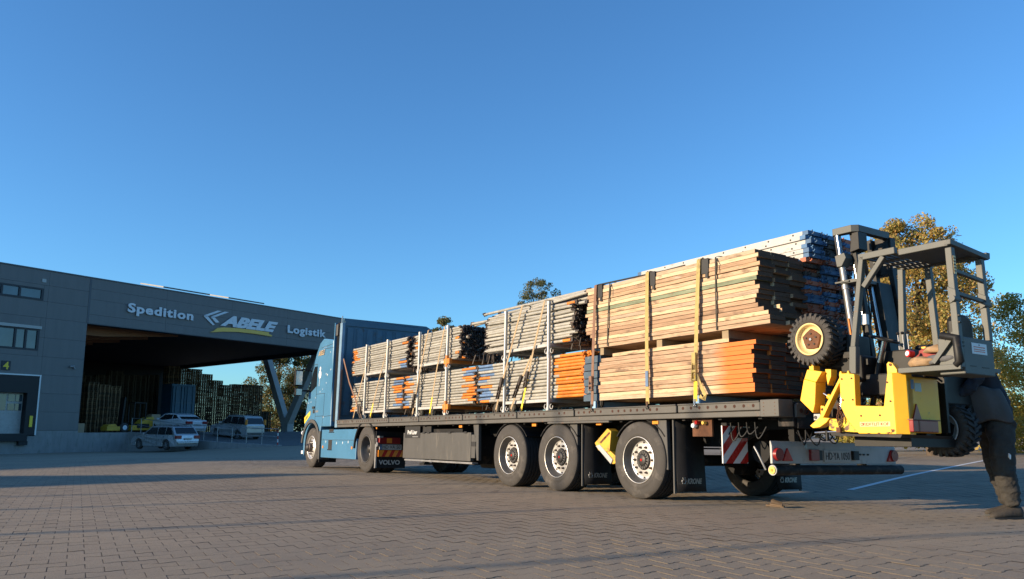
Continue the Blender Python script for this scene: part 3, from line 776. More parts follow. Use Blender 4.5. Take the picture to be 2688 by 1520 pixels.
# ------------------------------------------------------------------ cars
def car(lab, paint, M, L, Wd, H, kind, plate=True):
    c = thing('car', lab, 'car', M)
    # side profile (x forward from the rear bumper, z up)
    wb = L*.585; xr = L*.215; xf = xr+wb; wr = .315
    zb = .22; zs = {'wagon':.90,'sedan':.92,'suv':1.02}[kind]
    if kind == 'wagon':
        roof = [(0.02,.55),(.10,.93),(.18,1.0),(.55,H-.07),(.8,H-.02),(L*.4,H),(L*.56,H-.05),(L*.72,zs+.06)]
    elif kind == 'sedan':
        roof = [(0.02,.55),(.06,.98),(.15,1.03),(.75,1.06),(1.35,H-.10),(1.75,H-.02),(L*.47,H),(L*.58,H-.06),(L*.72,zs+.04)]
    else:
        roof = [(0.02,.55),(.03,1.0),(.06,1.08),(.28,H-.12),(.45,H-.03),(L*.35,H),(L*.53,H-.05),(L*.70,zs+.06)]
    nose = [(L*.80,zs-.02),(L*.93,zs-.12),(L*.985,zs-.28),(L,.45),(L-.06,zb)]
    def arch(cx):
        return [(cx+math.cos(a)*(wr+.06), wr+math.sin(a)*(wr+.05)) for a in [R(q) for q in (-18,20,55,90,125,160,198)]]
    low = [(x,z) for x,z in arch(xf) if z > zb-.1] + [(xf-wr-.1,zb-.02),(xr+wr+.1,zb-.02)] + [(x,z) for x,z in arch(xr)] + [(.12,zb)]
    poly = roof + nose + low
    # lofted width: narrower at the roof and at the ends
    def wid(x, z):
        k = 1.0
        if z > zs: k -= .17*((z-zs)/(H-zs))**1.1
        e = min(x, L-x)
        if e < .55: k -= .10*(1-e/.55)**2
        if z < .45: k -= .03
        return k*Wd/2
    n = len(poly); mb = MB()
    ring_o = [(x, z, wid(x,z)) for x, z in poly]
    V = [(x, y, z) for x, z, y in ring_o] + [(x, -y, z) for x, z, y in ring_o]
    cx_, cz_ = L/2, .7
    inn = [(cx_+(x-cx_)*.97, z*.985 if z > .6 else z, 0) for x, z in poly]
    mb.add(V, [(i,(i+1)%n,n+(i+1)%n,n+i) for i in range(n)] + [tuple(range(n)), tuple(range(n,2*n))[::-1]], 0, False)
    body = mb.build('body', paint, c, bevel=.05, seg=3)
    # glass
    gl = []
    rz_ = H-.10
    if kind == 'sedan': side = [(.95,1.06),(1.42,rz_),(2.2,rz_+.01),(L*.56,rz_-.02),(L*.68,zs+.05),(1.0,zs+.05)]
    elif kind == 'wagon': side = [(.42,zs+.07),(.66,rz_-.02),(1.0,rz_),(L*.55,rz_-.02),(L*.685,zs+.06)]
    else: side = [(.25,zs+.08),(.40,rz_-.04),(.7,rz_),(L*.52,rz_-.02),(L*.665,zs+.07)]
    # split the side glass by pillars
    x_cuts = {'sedan':[L*.36],'wagon':[L*.24,L*.41],'suv':[L*.24,L*.42]}[kind]
    def clip(poly_, x0, x1):
        def cl(p, f, inside):
            out = []
            for i in range(len(p)):
                a, b = p[i], p[(i+1)%len(p)]
                if inside(a): out.append(a)
                if inside(a) != inside(b):
                    t = (f-a[0])/(b[0]-a[0]); out.append((f, a[1]+t*(b[1]-a[1])))
            return out
        p = cl(poly_, x0, lambda q: q[0] >= x0); return cl(p, x1, lambda q: q[0] <= x1) if p else p
    ed = [-1]+x_cuts+[L]
    for sgn in (1,-1):
        for a, b in zip(ed[:-1], ed[1:]):
            q = clip(side, a+.035, b-.035)
            if len(q) < 3: continue
            mb = MB(); mm = len(q)
            V = [(x, sgn*(wid(x,z)+.004), z) for x, z in q] + [(x, sgn*(wid(x,z)-.02), z) for x, z in q]
            mb.add(V, [tuple(range(mm)), tuple(range(mm,2*mm))] + [(i,(i+1)%mm,mm+(i+1)%mm,mm+i) for i in range(mm)])
            mb.build('side_window', M_['car_glass'], c)
    # rear window
    if kind == 'sedan': (xa,za),(xb,zb_) = (.78,1.09),(1.36,H-.13)
    elif kind == 'wagon': (xa,za),(xb,zb_) = (.20,1.03),(.52,H-.12)
    else: (xa,za),(xb,zb_) = (.08,1.13),(.26,H-.16)
    d = Vector((xb-xa,0,zb_-za)).normalized(); nrm = Vector((-d.z,0,d.x))
    mb = MB(); wa_, wb2 = wid(xa,za)-.09, wid(xb,zb_)-.10
    V = [(xa,wa_,za),(xa,-wa_,za),(xb,-wb2,zb_),(xb,wb2,zb_)]
    mb.add([Vector(v)+nrm*.014 for v in V]+[Vector(v)-nrm*.02 for v in V], [(0,1,2,3),(4,7,6,5),(0,4,5,1),(1,5,6,2),(2,6,7,3),(3,7,4,0)])
    mb.build('rear_window', M_['car_glass'], c)
    # tail lights
    for sgn in (1,-1):
        mb = MB()
        if kind == 'suv': mb.box(-.0,.16,sgn*(Wd/2-.13),sgn*(Wd/2-.02),1.08,H-.25)
        elif kind == 'wagon': mb.box(-.005,.2,sgn*(Wd/2-.42),sgn*(Wd/2-.045),.72,.92)
        else: mb.box(-.01,.22,sgn*(Wd/2-.50),sgn*(Wd/2-.05),.76,.95)
        mb.build('tail_light', M_['dark_red'] if kind != 'suv' else M_['amber'], c, bevel=.015)
    mb = MB(); mb.box(-.022,.02,-.26,.26,.66 if kind!='suv' else .8,.77 if kind!='suv' else .91); mb.build('number_plate', M_['dirty_white'], c)
    mb = MB(); mb.box(-.03,.10,-Wd/2+.16,Wd/2-.16,.42,.50); mb.build('bumper_strip', paint if kind!='suv' else M_['trim_grey'], c, bevel=.02)
    # wheels
    for x in (xr, xf):
        for sgn in (1,-1):
            Mw = T(x, sgn*(Wd/2-.02), wr) @ (Matrix.Identity(4) if sgn > 0 else Rz(math.pi))
            mb = MB(); mb.lathe([(.21,-.02),(.25,0),(.29,-.005),(wr,-.04),(wr,-.18),(.29,-.2),(.2,-.2)], 22, M=Mw)
            wh = mb.build('wheel', M_['rubber'], c)
            mb = MB(); mb.lathe([(.0,-.03),(.06,-.02),(.07,-.06),(.19,-.05),(.215,-.02)], 20, M=Mw)
            for i in range(5):
                a = 2*math.pi*i/5; mb.beam(Mw @ Vector((0,-.028,0)), Mw @ Vector((math.cos(a)*.2,-.03,math.sin(a)*.2)), .055, .02, up=(0,1,0))
            mb.build('rim', M_['steel_dull'], wh)
    for sgn in (1,-1):
        mb = MB(); x = L*.665; mb.box(x-.05,x+.10,sgn*(Wd/2-.02),sgn*(Wd/2+.16),zs+.03,zs+.17); mb.build('mirror', paint, c, bevel=.03)
    if kind != 'sedan':
        for sgn in (1,-1):
            mb = MB(); y = sgn*(Wd/2*.76); mb.tube([(.7,y,H-.03),(.8,y,H+.04),(L*.5,y,H+.035),(L*.55,y,H-.05)], .018, 6); mb.build('roof_rail', M_['trim_grey'], c)
    # door seams, handles
    for sgn in (1,-1):
        for x in ({'sedan':[L*.36,L*.62],'wagon':[L*.26,L*.41,L*.63],'suv':[L*.25,L*.42,L*.64]}[kind]):
            mb = MB(); y0 = wid(x,.6)
            mb.beam((x,sgn*(y0+.001),.32),(x,sgn*(wid(x,zs)+.001),zs),.012,.006,up=(0,1,0)); mb.build('door_seam', M_['black'], c)
            mb = MB(); mb.box(x+.08,x+.26,sgn*(wid(x,.8)-.01),sgn*(wid(x,.8)+.025),zs-.12,zs-.09); mb.build('door_handle', paint, c)
    return c
def car_at(s, y, z, rotdeg):   # the car's nose points into the building when rotdeg is 0
    p = Fw(s, y, z); return T(p) @ FROT @ Rz(R(90+rotdeg))
car('silver estate car parked low beside the ramp wall, nose to the loading bay', M_['car_silver'], car_at(4.75,-7.85,-.125,0) @ Ry(R(-1.0)), 4.75, 1.82, 1.52, 'wagon')
car('white saloon car parked on the ramp between the estate and the small off roader', M_['car_white'], car_at(9.3,-2.6,.71,0) @ Ry(R(-2.5)), 4.85, 1.86, 1.47, 'sedan')
car('beige silver small off roader parked highest to the right on the ramp', M_['car_sandsilver'], car_at(10.75,-6.4,.345,-3) @ Ry(R(-3.5)), 4.25, 1.76, 1.70, 'suv')

# ------------------------------------------------------------------ wheels
def wheel(parent, M, r, wd, kind, rimr=.298):
    """outer face at y=0 looking along +y, axis y"""
    wh = inst('wheel', bpy.data.meshes.get('lorry_rim_'+kind) or rim_mesh(kind, rimr), parent, M)
    inst('tyre', bpy.data.meshes.get('lorry_tyre_'+kind) or tyre_mesh(kind, r, wd, rimr), wh, Matrix.Identity(4))
    inst('hub', bpy.data.meshes.get('lorry_hub_'+kind) or hub_mesh(kind), wh, Matrix.Identity(4))
    return wh
def tyre_mesh(kind, r, wd, rr):
    mb = MB(); w_ = wd
    prof = [(rr-.004,-.05),(rr+.002,-.012),(rr+.02,-.004),(rr+.05,.004),(rr+.055,.0),(r-.10,.006),(r-.06,.0),(r-.05,-.004),(r-.02,-.012),(r-.006,-.026)]
    mb.lathe(prof, 48, 0, cap=False)
    tr = [(r-.006,-.026),(r,-.042)]
    ng = 4
    for g in range(ng):
        y = -.042 - (w_-.084)*(g+1)/(ng+1)
        tr += [(r+.002,y+.009),(r-.014,y+.006),(r-.014,y-.006),(r+.002,y-.009)]
    tr += [(r,-w_+.042),(r-.006,-w_+.026)]
    mb.lathe(tr, 48, 1, cap=False, smooth=False)
    mb.lathe([(q, -w_-h) for q, h in prof[::-1]], 48, 0, cap=False)
    return mb.mesh('lorry_tyre_'+kind, [M_['rubber'], M_['tread']])
def rim_mesh(kind, rr):
    mb = MB()
    if kind == 'trailer':
        mb.lathe([(rr+.002,-.008),(rr-.003,.003),(rr-.009,-.002)], 48, 0, cap=False); mb.lathe([(rr-.009,-.002),(rr-.022,-.03),(rr-.035,-.05),(rr-.042,-.085),(rr-.052,-.10)], 48, 2, cap=False); mb.lathe([(rr-.052,-.10),(.232,-.112),(.20,-.104),(.135,-.10),(.13,-.10)], 48, 0, cap=False)
        holes, hr, hy = 10, .228, -.113
    elif kind == 'drive':
        mb.lathe([(rr+.004,-.006),(rr-.006,.004),(rr-.018,-.004),(rr-.024,-.03),(rr-.04,-.06),(rr-.045,-.17),(.22,-.19),(.13,-.20),(.12,-.20)], 48, 0, cap=False)
        holes, hr, hy = 10, .2, -.193
    else:
        mb.lathe([(rr+.004,-.006),(rr-.006,.004),(rr-.018,-.004),(rr-.022,-.03),(rr-.045,-.05),(.235,-.055),(.20,-.015),(.145,.0),(.12,.0)], 48, 0, cap=False)
        holes, hr, hy = 10, .222, -.037
    for i in range(holes):
        a = 2*math.pi*(i+.5)/holes
        mb.cyl((math.cos(a)*hr, hy-.02, math.sin(a)*hr), (math.cos(a)*hr, hy+.006, math.sin(a)*hr), .021, .021, 10, 1)
    return mb.mesh('lorry_rim_'+kind, [M_['rim'] if kind != 'drive' else M_['rim_dark'], M_['black'], M_['rim_dark']])
def hub_mesh(kind):
    mb = MB(); y0 = {'trailer':-.10,'drive':-.20,'steer':.0}[kind]
    for i in range(10):
        a = 2*math.pi*i/10; c, s = math.cos(a)*.1675, math.sin(a)*.1675
        mb.cyl((c,y0-.005,s),(c,y0+.022,s),.017,.015,8,0); mb.cyl((c,y0+.022,s),(c,y0+.04,s),.010,.009,6,0)
    if kind == 'trailer':
        mb.lathe([(.125,y0-.02),(.122,y0+.01),(.112,y0+.022),(.085,y0+.022),(.085,y0+.005)], 30, 1, cap=False)
        for i in range(16):
            a = 2*math.pi*i/16; mb.beam((math.cos(a)*.075,y0+.022,math.sin(a)*.075),(math.cos(a)*.116,y0+.020,math.sin(a)*.116),.016,.012,4,up=(0,1,0))
        mb.lathe([(.08,y0+.0),(.078,y0+.03),(.06,y0+.042),(.0,y0+.044)], 24, 2)
        mb.cyl((.0,y0+.04,.0),(.0,y0+.050,.0),.02,.017,10,3)
    else:
        mb.lathe([(.12,y0-.02),(.118,y0+.05),(.10,y0+.09),(.0,y0+.095)], 24, 2 if kind == 'drive' else 0)
        mb.lathe([(.10,y0+.085),(.085,y0+.13),(.0,y0+.135)], 20, 1)
    return mb.mesh('lorry_hub_'+kind, [M_['nut'], M_['hub'], M_['hub'], M_['red_plastic'], M_['rim_dark']])
FLIP = Rz(math.pi)

# ------------------------------------------------------------------ flatbed trailer
TR = thing('flatbed_trailer', 'long dark grey flatbed trailer with blue front wall, loaded with scaffolding and boards', 'trailer', TM)
def tp(mb, name, mats, parent=None, **k):
    return mb.build(name, M_[mats] if isinstance(mats, str) else mats, parent or TR, **k)
for x in (0, 1.81, 3.12):
    wheel(TR, T(x,1.235,.490), .492, .385, 'trailer'); wheel(TR, T(x,-1.235,.490) @ FLIP, .492, .385, 'trailer')
    mb = MB(); mb.cyl((x,-.95,.49),(x,.95,.49),.075,n=14); mb.box(x-.30,x+.12,.42,.58,.42,.62); mb.box(x-.30,x+.12,-.58,-.42,.42,.62)
    for s in (1,-1): mb.cyl((x-.28,s*.5,.50),(x-.28,s*.5,.78),.11,.13,14); mb.cyl((x,s*.62,.49),(x,s*.84,.49),.20,.20,20)
    tp(mb, 'axle', 'chassis_black')
# side rail segments with their rows of lashing holes
segs = [(-2.05,-.785),(-.755,1.30),(1.335,2.82),(2.855,4.595),(4.63,6.345),(6.38,7.765),(7.80,10.84)]
for s in (1,-1):
    for a, b in segs:
        mb = MB(); y0, y1 = (1.20, 1.275) if s > 0 else (-1.275, -1.20)
        mb.box(a,b,y0,y1,1.075,1.172); mb.box(a,b,y0+.01 if s>0 else y0-.0, y1+.012 if s>0 else y1-.01,1.16,1.178)
        rl = tp(mb, 'side_rail', 'trailer_grey', bevel=.006, seg=1)
        if s > 0:
            hb = MB(); n = max(3, int((b-a-.16)/.115)); 
            for i in range(n):
                if random.random() < .12: continue
                x = a+.09+(b-a-.18)*i/(n-1); hb.cyl((x,1.262,1.125),(x,1.2765,1.125),.02,.02,8)
            hb.build('lashing_hole', M_['rust_hole'], rl, kind='stuff')
    mb = MB(); mb.box(-2.05,10.84, *( (1.19,1.262) if s>0 else (-1.262,-1.19)), 1.005,1.068)
    if s > 0: mb.box(.55,2.0,1.20,1.268,.975,1.004)
    tp(mb, 'lower_rail', 'trailer_grey', bevel=.006, seg=1)
mb = MB()
for s in (1,-1):
    mb.box(-2.2,10.6,s*.5-.07 if s>0 else -.57,s*.5+.07 if s>0 else -.43,.99,1.03)
    mb.prism([(-2.2,1.0),(8.2,1.0),(8.9,1.0),(10.6,1.0),(10.6,.92),(9.2,.92),(7.2,.66),(-1.0,.68),(-1.5,.88),(-2.2,.90)], 'xz', s*.5-.012, s*.5+.012)
    mb.box(-1.0,7.2,s*.5-.065,s*.5+.065,.64,.66)
for i in range(22): mb.box(-2.0+i*.59,-1.95+i*.59,-1.19,1.19,.98,1.07)
tp(mb, 'chassis_frame', 'chassis_black')
for i in range(9):
    mb = MB(); mb.box(-2.05,10.84,-1.19+i*.2645,-1.19+i*.2645+.26,1.09,1.15); tp(mb, 'deck_board', 'decking')
for s in (1,-1):
    mb = MB(); mb.box(-2.31,-2.06,*((1.05,1.285) if s>0 else (-1.285,-1.05)),1.0,1.185)
    o = tp(mb, 'corner_block', 'trailer_grey', bevel=.008)
    if s > 0:
        b2 = MB()
        for x in (-2.26,-2.11):
            for z in (1.03,1.07,1.11,1.15): b2.cyl((x,1.28,z),(x,1.2875,z),.006,n=6)
        b2.build('bolt', M_['rust'], o)
mb = MB(); mb.box(-2.31,-2.10,-1.05,1.05,.90,1.165); mb.box(-2.33,-2.31,-1.0,1.0,.88,1.0); tp(mb, 'rear_beam', 'chassis_black', bevel=.006, seg=1)
for y in (.98,.40,-.5):
    mb = MB(); mb.prism([(y-.075,1.0),(y+.075,1.0),(y+.075,1.13),(y+.05,1.15),(y-.05,1.15),(y-.075,1.13)], 'yz', -2.36, -2.33)
    o = tp(mb, 'coupling_plate', 'trailer_grey', bevel=.004)
    b2 = MB(); b2.cyl((-2.364,y,1.07),(-2.355,y,1.07),.026,n=12); b2.torus((-2.375,y-.07,1.06),(1,0,.2),.028,.009,14,6); b2.build('pin_hole', M_['rust_hole'], o)
# blue front wall
hb = thing('x','x','x'); bpy.data.objects.remove(hb)
mb = MB(); mb.box(10.86,10.93,-1.22,1.22,1.17,3.62)
for i in range(9): mb.prism([(10.862,-1.15+i*.262),(10.825,-1.12+i*.262),(10.825,-.98+i*.262),(10.862,-.95+i*.262)], 'xy', 1.3, 3.45)
mb.box(10.83,10.865,-1.2,1.2,3.5,3.62)
fw_ = tp(mb, 'front_wall', 'headboard_blue')
for s in (1,-1):
    mb = MB(); mb.box(10.80,10.95,*((1.20,1.275) if s>0 else (-1.275,-1.20)),1.0,3.56 if s>0 else 3.5)
    if s > 0: mb.cyl((10.9,1.25,3.5),(10.9,1.25,3.74),.016,n=8)
    mb.build('corner_post', M_['headboard_edge'], fw_, bevel=.005, seg=1)
    mb = MB(); mb.box(10.79,10.80,*((1.205,1.245) if s>0 else (-1.245,-1.205)),1.2,2.4); mb.build('edge_strip', M_['strap_brown'], fw_)
mb = MB(); mb.prism([(-1.22,3.62),(1.22,3.62),(1.22,3.68),(-1.05,3.68),(-1.22,3.60)], 'yz', 10.84, 10.95); mb.build('top_rail', M_['headboard_blue'], fw_)
# side locker with lettering
mb = MB(); mb.box(4.42,7.18,1.13,1.20,.36,.86)
lk_ = tp(mb, 'side_locker', 'trim_grey', bevel=.008)
mb = MB(); mb.box(4.9,6.05,.45,1.10,.30,.93); mb.box(4.4,7.1,.5,1.12,.45,.80); mb.build('locker_body', M_['chassis_black'], lk_)
mb = MB(); mb.box(6.42,7.10,1.195,1.206,.76,.99); mb.box(6.05,7.16,1.05,1.15,.86,.99); mb.build('black_plate', M_['black'], lk_)
mb = MB(); mb.box(4.32,7.05,1.10,1.22,.315,.345); mb.build('lower_trim', M_['steel_dull'], lk_)
text('lettering', 'Profi Liner', .44, .085, .004, M_['white_paint'], lk_, face_M((6.98,1.2065,.83),(-1,0,0),(0,0,1)), shear=.2, bold=.02)
mb = MB(); mb.box(6.5,6.75,1.2065,1.2075,.775,.795); mb.build('small_print', M_['steel_dull'], lk_)
for x in (4.55,5.15,6.0,6.2):
    mb = MB(); mb.box(x,x+.10,1.14,1.215,.845,.875); mb.build('locker_catch', M_['black'], lk_)
mb = MB(); mb.box(4.28,4.42,1.12,1.19,.42,.82); mb.box(4.25,4.40,1.13,1.2,.62,.70,1); tp(mb, 'locker_end', [M_['trim_grey'],M_['black']])
# landing legs, spare wheel under
for s in (1,-1):
    mb = MB(); mb.box(7.25,7.36,*((.55,.66) if s>0 else (-.66,-.55)),.25,1.0); mb.box(7.2,7.41,*((.5,.7) if s>0 else (-.7,-.5)),.22,.26); tp(mb, 'landing_leg', 'chassis_black')
wheel(TR, T(5.35,.15,.50) @ Rx(R(90)) , .49, .36, 'trailer') if False else None
mb = MB(); mb.lathe([(.25,-.14),(.47,-.15),(.5,-.1),(.5,.1),(.47,.15),(.25,.14)], 32, axis='z', M=T(5.3,-.1,.22+.15)); tp(mb, 'spare_tyre', 'rubber')
# amber side markers
for x in (6.75,4.8,2.45,.85,-.3,8.6):
    mb = MB(); mb.box(x-.055,x+.055,1.175,1.205,.945,.985); tp(mb, 'side_marker', 'amber', bevel=.004)
# struts and mud flaps behind the middle and rear wheels
for s in (1,-1):
    for x, krone in ((1.40,True),(-.45,True),(4.22,False)):
        mb = MB(); y0, y1 = (1.13,1.19) if s>0 else (-1.19,-1.13)
        mb.prism([(x-.04,1.0),(x+.14,1.0),(x+.0,.38),(x-.06,.38)], 'xz', y0, y1)
        o = tp(mb, 'mudguard_strut', 'trim_grey', bevel=.005, seg=1)
        if not krone: continue
        mb = MB(); mb.box(x-.17,x-.15,*((1.165,1.195) if s>0 else (-1.195,-1.165)),.10,1.0); mb.build('flap_edge', M_['trim_grey'], o)
        mb = MB(); n = 8; y0, y1 = (.68,1.165) if s>0 else (-1.165,-.68)
        V = []
        for i in range(n+1):
            z = 1.0-.88*i/n
            xx = x-.16 - .03*(i/n)**2*math.sin(1.5*i/n)
            V += [(xx,y0,z),(xx,y1,z),(xx-.012,y0,z),(xx-.012,y1,z)]
        Fq = []
        for i in range(n):
            b = 4*i; Fq += [(b,b+1,b+5,b+4),(b+2,b+6,b+7,b+3),(b,b+4,b+6,b+2),(b+1,b+3,b+7,b+5)]
        Fq += [(0,2,3,1),(4*n,4*n+1,4*n+3,4*n+2)]
        mb.add(V, Fq, 0, True); fl = tp(mb, 'mud_flap', 'flap')
        yl = 1.02 if s > 0 else -.80
        text('lettering', 'KRONE', .25, .068, .003, M_['steel_dull'], fl, face_M((x-.212,yl,.215),(0,-1,0),(0,0,1)), shear=.25, bold=.035)
        mb = MB()      # crown emblem: ring broken at the top with two prongs
        cy = yl+.055; mb.torus((x-.211,cy,.25),(1,0,0),.032,.006,18,5,arc=.82,M=None); mb.beam((x-.211,cy+.012,.26),(x-.211,cy+.018,.295),.006,.009); mb.beam((x-.211,cy-.012,.26),(x-.211,cy-.018,.295),.006,.009); mb.beam((x-.211,cy-.03,.222),(x-.211,cy+.03,.222),.008,.008)
        mb.build('emblem', M_['steel_dull'], fl)
# plastic mudguards over the wheels
for s in (1,-1):
    for x in (0,1.81,3.12):
        mb = MB(); V = []
        a0, a1 = R(35), R(145); n = 10
        for i in range(n+1):
            a = a0+(a1-a0)*i/n
            for r_, y in ((.555,.83),(.555,1.2),(.57,1.2),(.57,.83)): V.append((x+math.cos(a)*r_, s*y, .49+math.sin(a)*r_*.93))
        mb.add(V, [(4*i+j,4*i+(j+1)%4,4*i+4+(j+1)%4,4*i+4+j) for i in range(n) for j in range(4)]+[(0,1,2,3),tuple(4*n+j for j in range(4))]); tp(mb, 'mudguard', 'chassis_black')
# valve panel
mb = MB(); mb.box(-1.22,-.90,1.12,1.15,.79,1.0); vp = tp(mb, 'valve_panel', 'rust', bevel=.004)
for x, z, r_, mt in ((-1.02,.955,.028,'red_plastic'),(-1.13,.95,.026,'letter_yellow'),(-.97,.92,.035,'white_paint')):
    b2 = MB(); b2.cyl((x,1.15,z),(x,1.19,z),r_*.6,n=10); b2.cyl((x,1.19,z),(x,1.215,z),r_,r_*.8,12); b2.build('knob', M_[mt], vp, bevel=.004)
# striped warning board, looks backwards
mb = MB(); mb.box(-1.42,-1.405,.775,1.195,.485,.915); wb_ = tp(mb, 'warning_board', 'white_paint')
mb = MB(); y0, y1, z0, z1 = .775,1.195,.485,.915
for i in range(-3, 4):
    # stripes rising towards the vehicle's outer edge
    c = i*.24; pts = []
    lo, hi = c, c+.12
    poly = []
    def cl(d0, d1):
        P = [(y0,z0),(y1,z0),(y1,z1),(y0,z1)]
        for sgn, d in ((1,d0),(-1,-d1)):
            out = []
            for k in range(len(P)):
                a, b = P[k], P[(k+1)%len(P)]
                fa = sgn*((z0-a[1])*-1*-1 + 0) if False else sgn*(((a[1]-z0)+(a[0]-y0))) - d
                fb_ = sgn*(((b[1]-z0)+(b[0]-y0))) - d
                if fa >= 0: out.append(a)
                if (fa >= 0) != (fb_ >= 0):
                    t = fa/(fa-fb_); out.append((a[0]+t*(b[0]-a[0]), a[1]+t*(b[1]-a[1])))
            P = out
            if len(P) < 3: return None
        return P
    P = cl(c+.02, c+.14)
    if P: mb.prism(P, 'yz', -1.4225, -1.42)
mb.build('red_stripe', M_['red_plastic'], wb_)
mb = MB(); mb.box(-1.46,-1.425,.80,.96,.78,.90); mb.box(-1.40,-1.32,.9,1.1,.6,.95); mb.build('bracket', M_['chassis_black'], wb_)
# wheel chocks in their holder between the wheels
for dx, dz, mt in ((0,0,'yellow'),):
    ch = MB(); ch.prism([(.98,.70),(.70,.90),(.62,.86),(.66,.58),(.90,.60)], 'xz', 1.02, 1.17)
    ck = tp(ch, 'wheel_chock', 'chock_yellow', bevel=.008)
    b2 = MB()
    for z in (0,.07): b2.prism([(.86-z*1.2,.715+z*.8),(.74-z*1.2,.80+z*.8),(.72-z*1.2,.775+z*.8),(.84-z*1.2,.69+z*.8)], 'xz', 1.1705, 1.172)
    b2.build('slot', M_['rust'], ck)
ch = MB(); ch.prism([(.95,.66),(.86,.68),(.58,.48),(.62,.42)], 'xz', 1.06, 1.18); ck = tp(ch, 'chock_holder', 'dirty_white', bevel=.006)
ch = MB(); ch.prism([(.80,.55),(.60,.42),(.50,.44),(.52,.52),(.66,.60)], 'xz', 1.0, 1.16); tp(ch, 'wheel_chock', 'chock_yellow', bevel=.006)
# rear lights: sloped light bar, underrun tube
mb = MB(); mb.prism([(-2.06,.50),(-2.06,.69),(-2.045,.745),(-2.03,.745),(-2.03,.50)], 'xz', -1.17, 1.12)
lb = tp(mb, 'light_bar', 'dirty_white', bevel=.006)
def lamp(mb, name, mt): return mb.build(name, M_[mt], lb, bevel=.004)
mb = MB(); mb.cyl((-2.04,1.04,.60),(-2.10,1.04,.60),.075,.068,20); lamp(mb,'round_lamp','dark_red')
mb = MB(); mb.prism([(.965,.53),(.80,.53),(.885,.67)],'yz',-2.085,-2.06); lamp(mb,'triangle_reflector','red_plastic')
mb = MB(); mb.box(-2.10,-2.06,.36,.50,.535,.66); lamp(mb,'block_lamp','dark_red')
mb = MB(); mb.box(-2.09,-2.06,.29,.36,.54,.65); lamp(mb,'block_lamp','black')
mb = MB(); mb.box(-2.075,-2.06,-.25,.24,.52,.655); pl = lamp(mb,'number_plate','dirty_white')
text('lettering', 'HD·YA 1050', .44, .085, .003, M_['black'], pl, face_M((-2.0755,.215,.545),(0,-1,0),(0,0,1)))
mb = MB(); mb.box(-2.10,-2.06,-.38,-.28,.545,.65); lamp(mb,'block_lamp','black')
for y in (-.45,-.52,-.6):
    mb = MB(); mb.box(-2.07,-2.06,y-.02,y+.02,.60,.62); lamp(mb,'mounting_hole','black')
mb = MB(); mb.prism([(-.97,.53),(-1.12,.53),(-1.06,.67)],'yz',-2.085,-2.06); lamp(mb,'triangle_reflector','red_plastic')
mb = MB(); mb.cyl((-2.04,-1.1,.60),(-2.10,-1.1,.60),.075,.068,20); lamp(mb,'round_lamp','dark_red')
mb = MB(); mb.cyl((-2.0,.55,.70),(-2.065,.55,.70),.03,n=10); lamp(mb,'small_lamp','steel_dull')
mb = MB(); mb.cyl((-2.04,1.09,.43),(-2.04,-1.28,.43),.056,n=24); ut = tp(mb, 'underrun_tube', 'chassis_black', bevel=.01)
mb = MB(); mb.cyl((-2.04,1.085,.43),(-2.04,1.10,.43),.057,n=24); mb.cyl((-2.04,1.10,.43),(-2.04,1.112,.43),.042,n=20,mat=1); mb.cyl((-2.04,1.112,.43),(-2.04,1.118,.43),.016,n=12,mat=2)
mb.build('side_reflector', [M_['steel_dull'],M_['letter_yellow'],M_['amber']], ut)
mb = MB(); mb.tube([(-1.95,1.1,.43),(-1.9,1.17,.62),(-1.85,1.16,.68)],.012,6); mb.build('lamp_stalk', M_['steel_dull'], ut)
for y in (.62,-.62):
    mb = MB(); mb.box(-2.0,-1.92,y-.04,y+.04,.42,1.0); tp(mb, 'bumper_bracket', 'chassis_black')
# air lines and cables hanging at the rear
hz = MB()
for k in range(7):
    y0 = 1.02-.1*k+random.uniform(-.05,.05); z0 = random.uniform(.82,.95); x0 = -2.2-random.uniform(0,.12)
    dd = random.uniform(.08,.2); ww = random.uniform(.12,.32)
    pts = [(x0-.03*math.sin(math.pi*q/10), y0-ww*q/10, z0+.04*(q/10)-dd*math.sin(math.pi*q/10)) for q in range(11)]
    hz = MB(); hz.tube(pts,.008,5); tp(hz, 'cable', 'black')
for k in range(5):
    hz = MB(); x = -1.3-.12*k; dd = random.uniform(.1,.22); hz.tube([(x-.16*q/8,1.05+.05*math.sin(math.pi*q/8),.95-.05*q/8-dd*math.sin(math.pi*q/8)) for q in range(9)],.009,5); tp(hz, 'cable', 'black')
mb = MB(); mb.cyl((-1.55,.7,.62),(-1.55,-.6,.62),.13,n=16); tp(mb, 'air_tank', 'chassis_black', bevel=.01)

# ------------------------------------------------------------------ tractor unit
TU = thing('lorry_tractor', 'blue articulated lorry tractor with high roof cab, seen from its rear left', 'truck', TM)
def up_(mb, name, mats, parent=None, **k):
    return mb.build(name, M_[mats] if isinstance(mats, str) else mats, parent or TU, **k)
XD, XF = 9.05, 12.66
wheel(TU, T(XF,1.235,.505), .505, .31, 'steer'); wheel(TU, T(XF,-1.235,.505) @ FLIP, .505, .31, 'steer')
for s in (1,-1):
    wheel(TU, T(XD,s*1.235,.515) @ (FLIP if s<0 else Matrix.Identity(4)), .512, .29, 'drive')
    wheel(TU, T(XD,s*.90,.515) @ (FLIP if s<0 else Matrix.Identity(4)), .512, .29, 'drive')
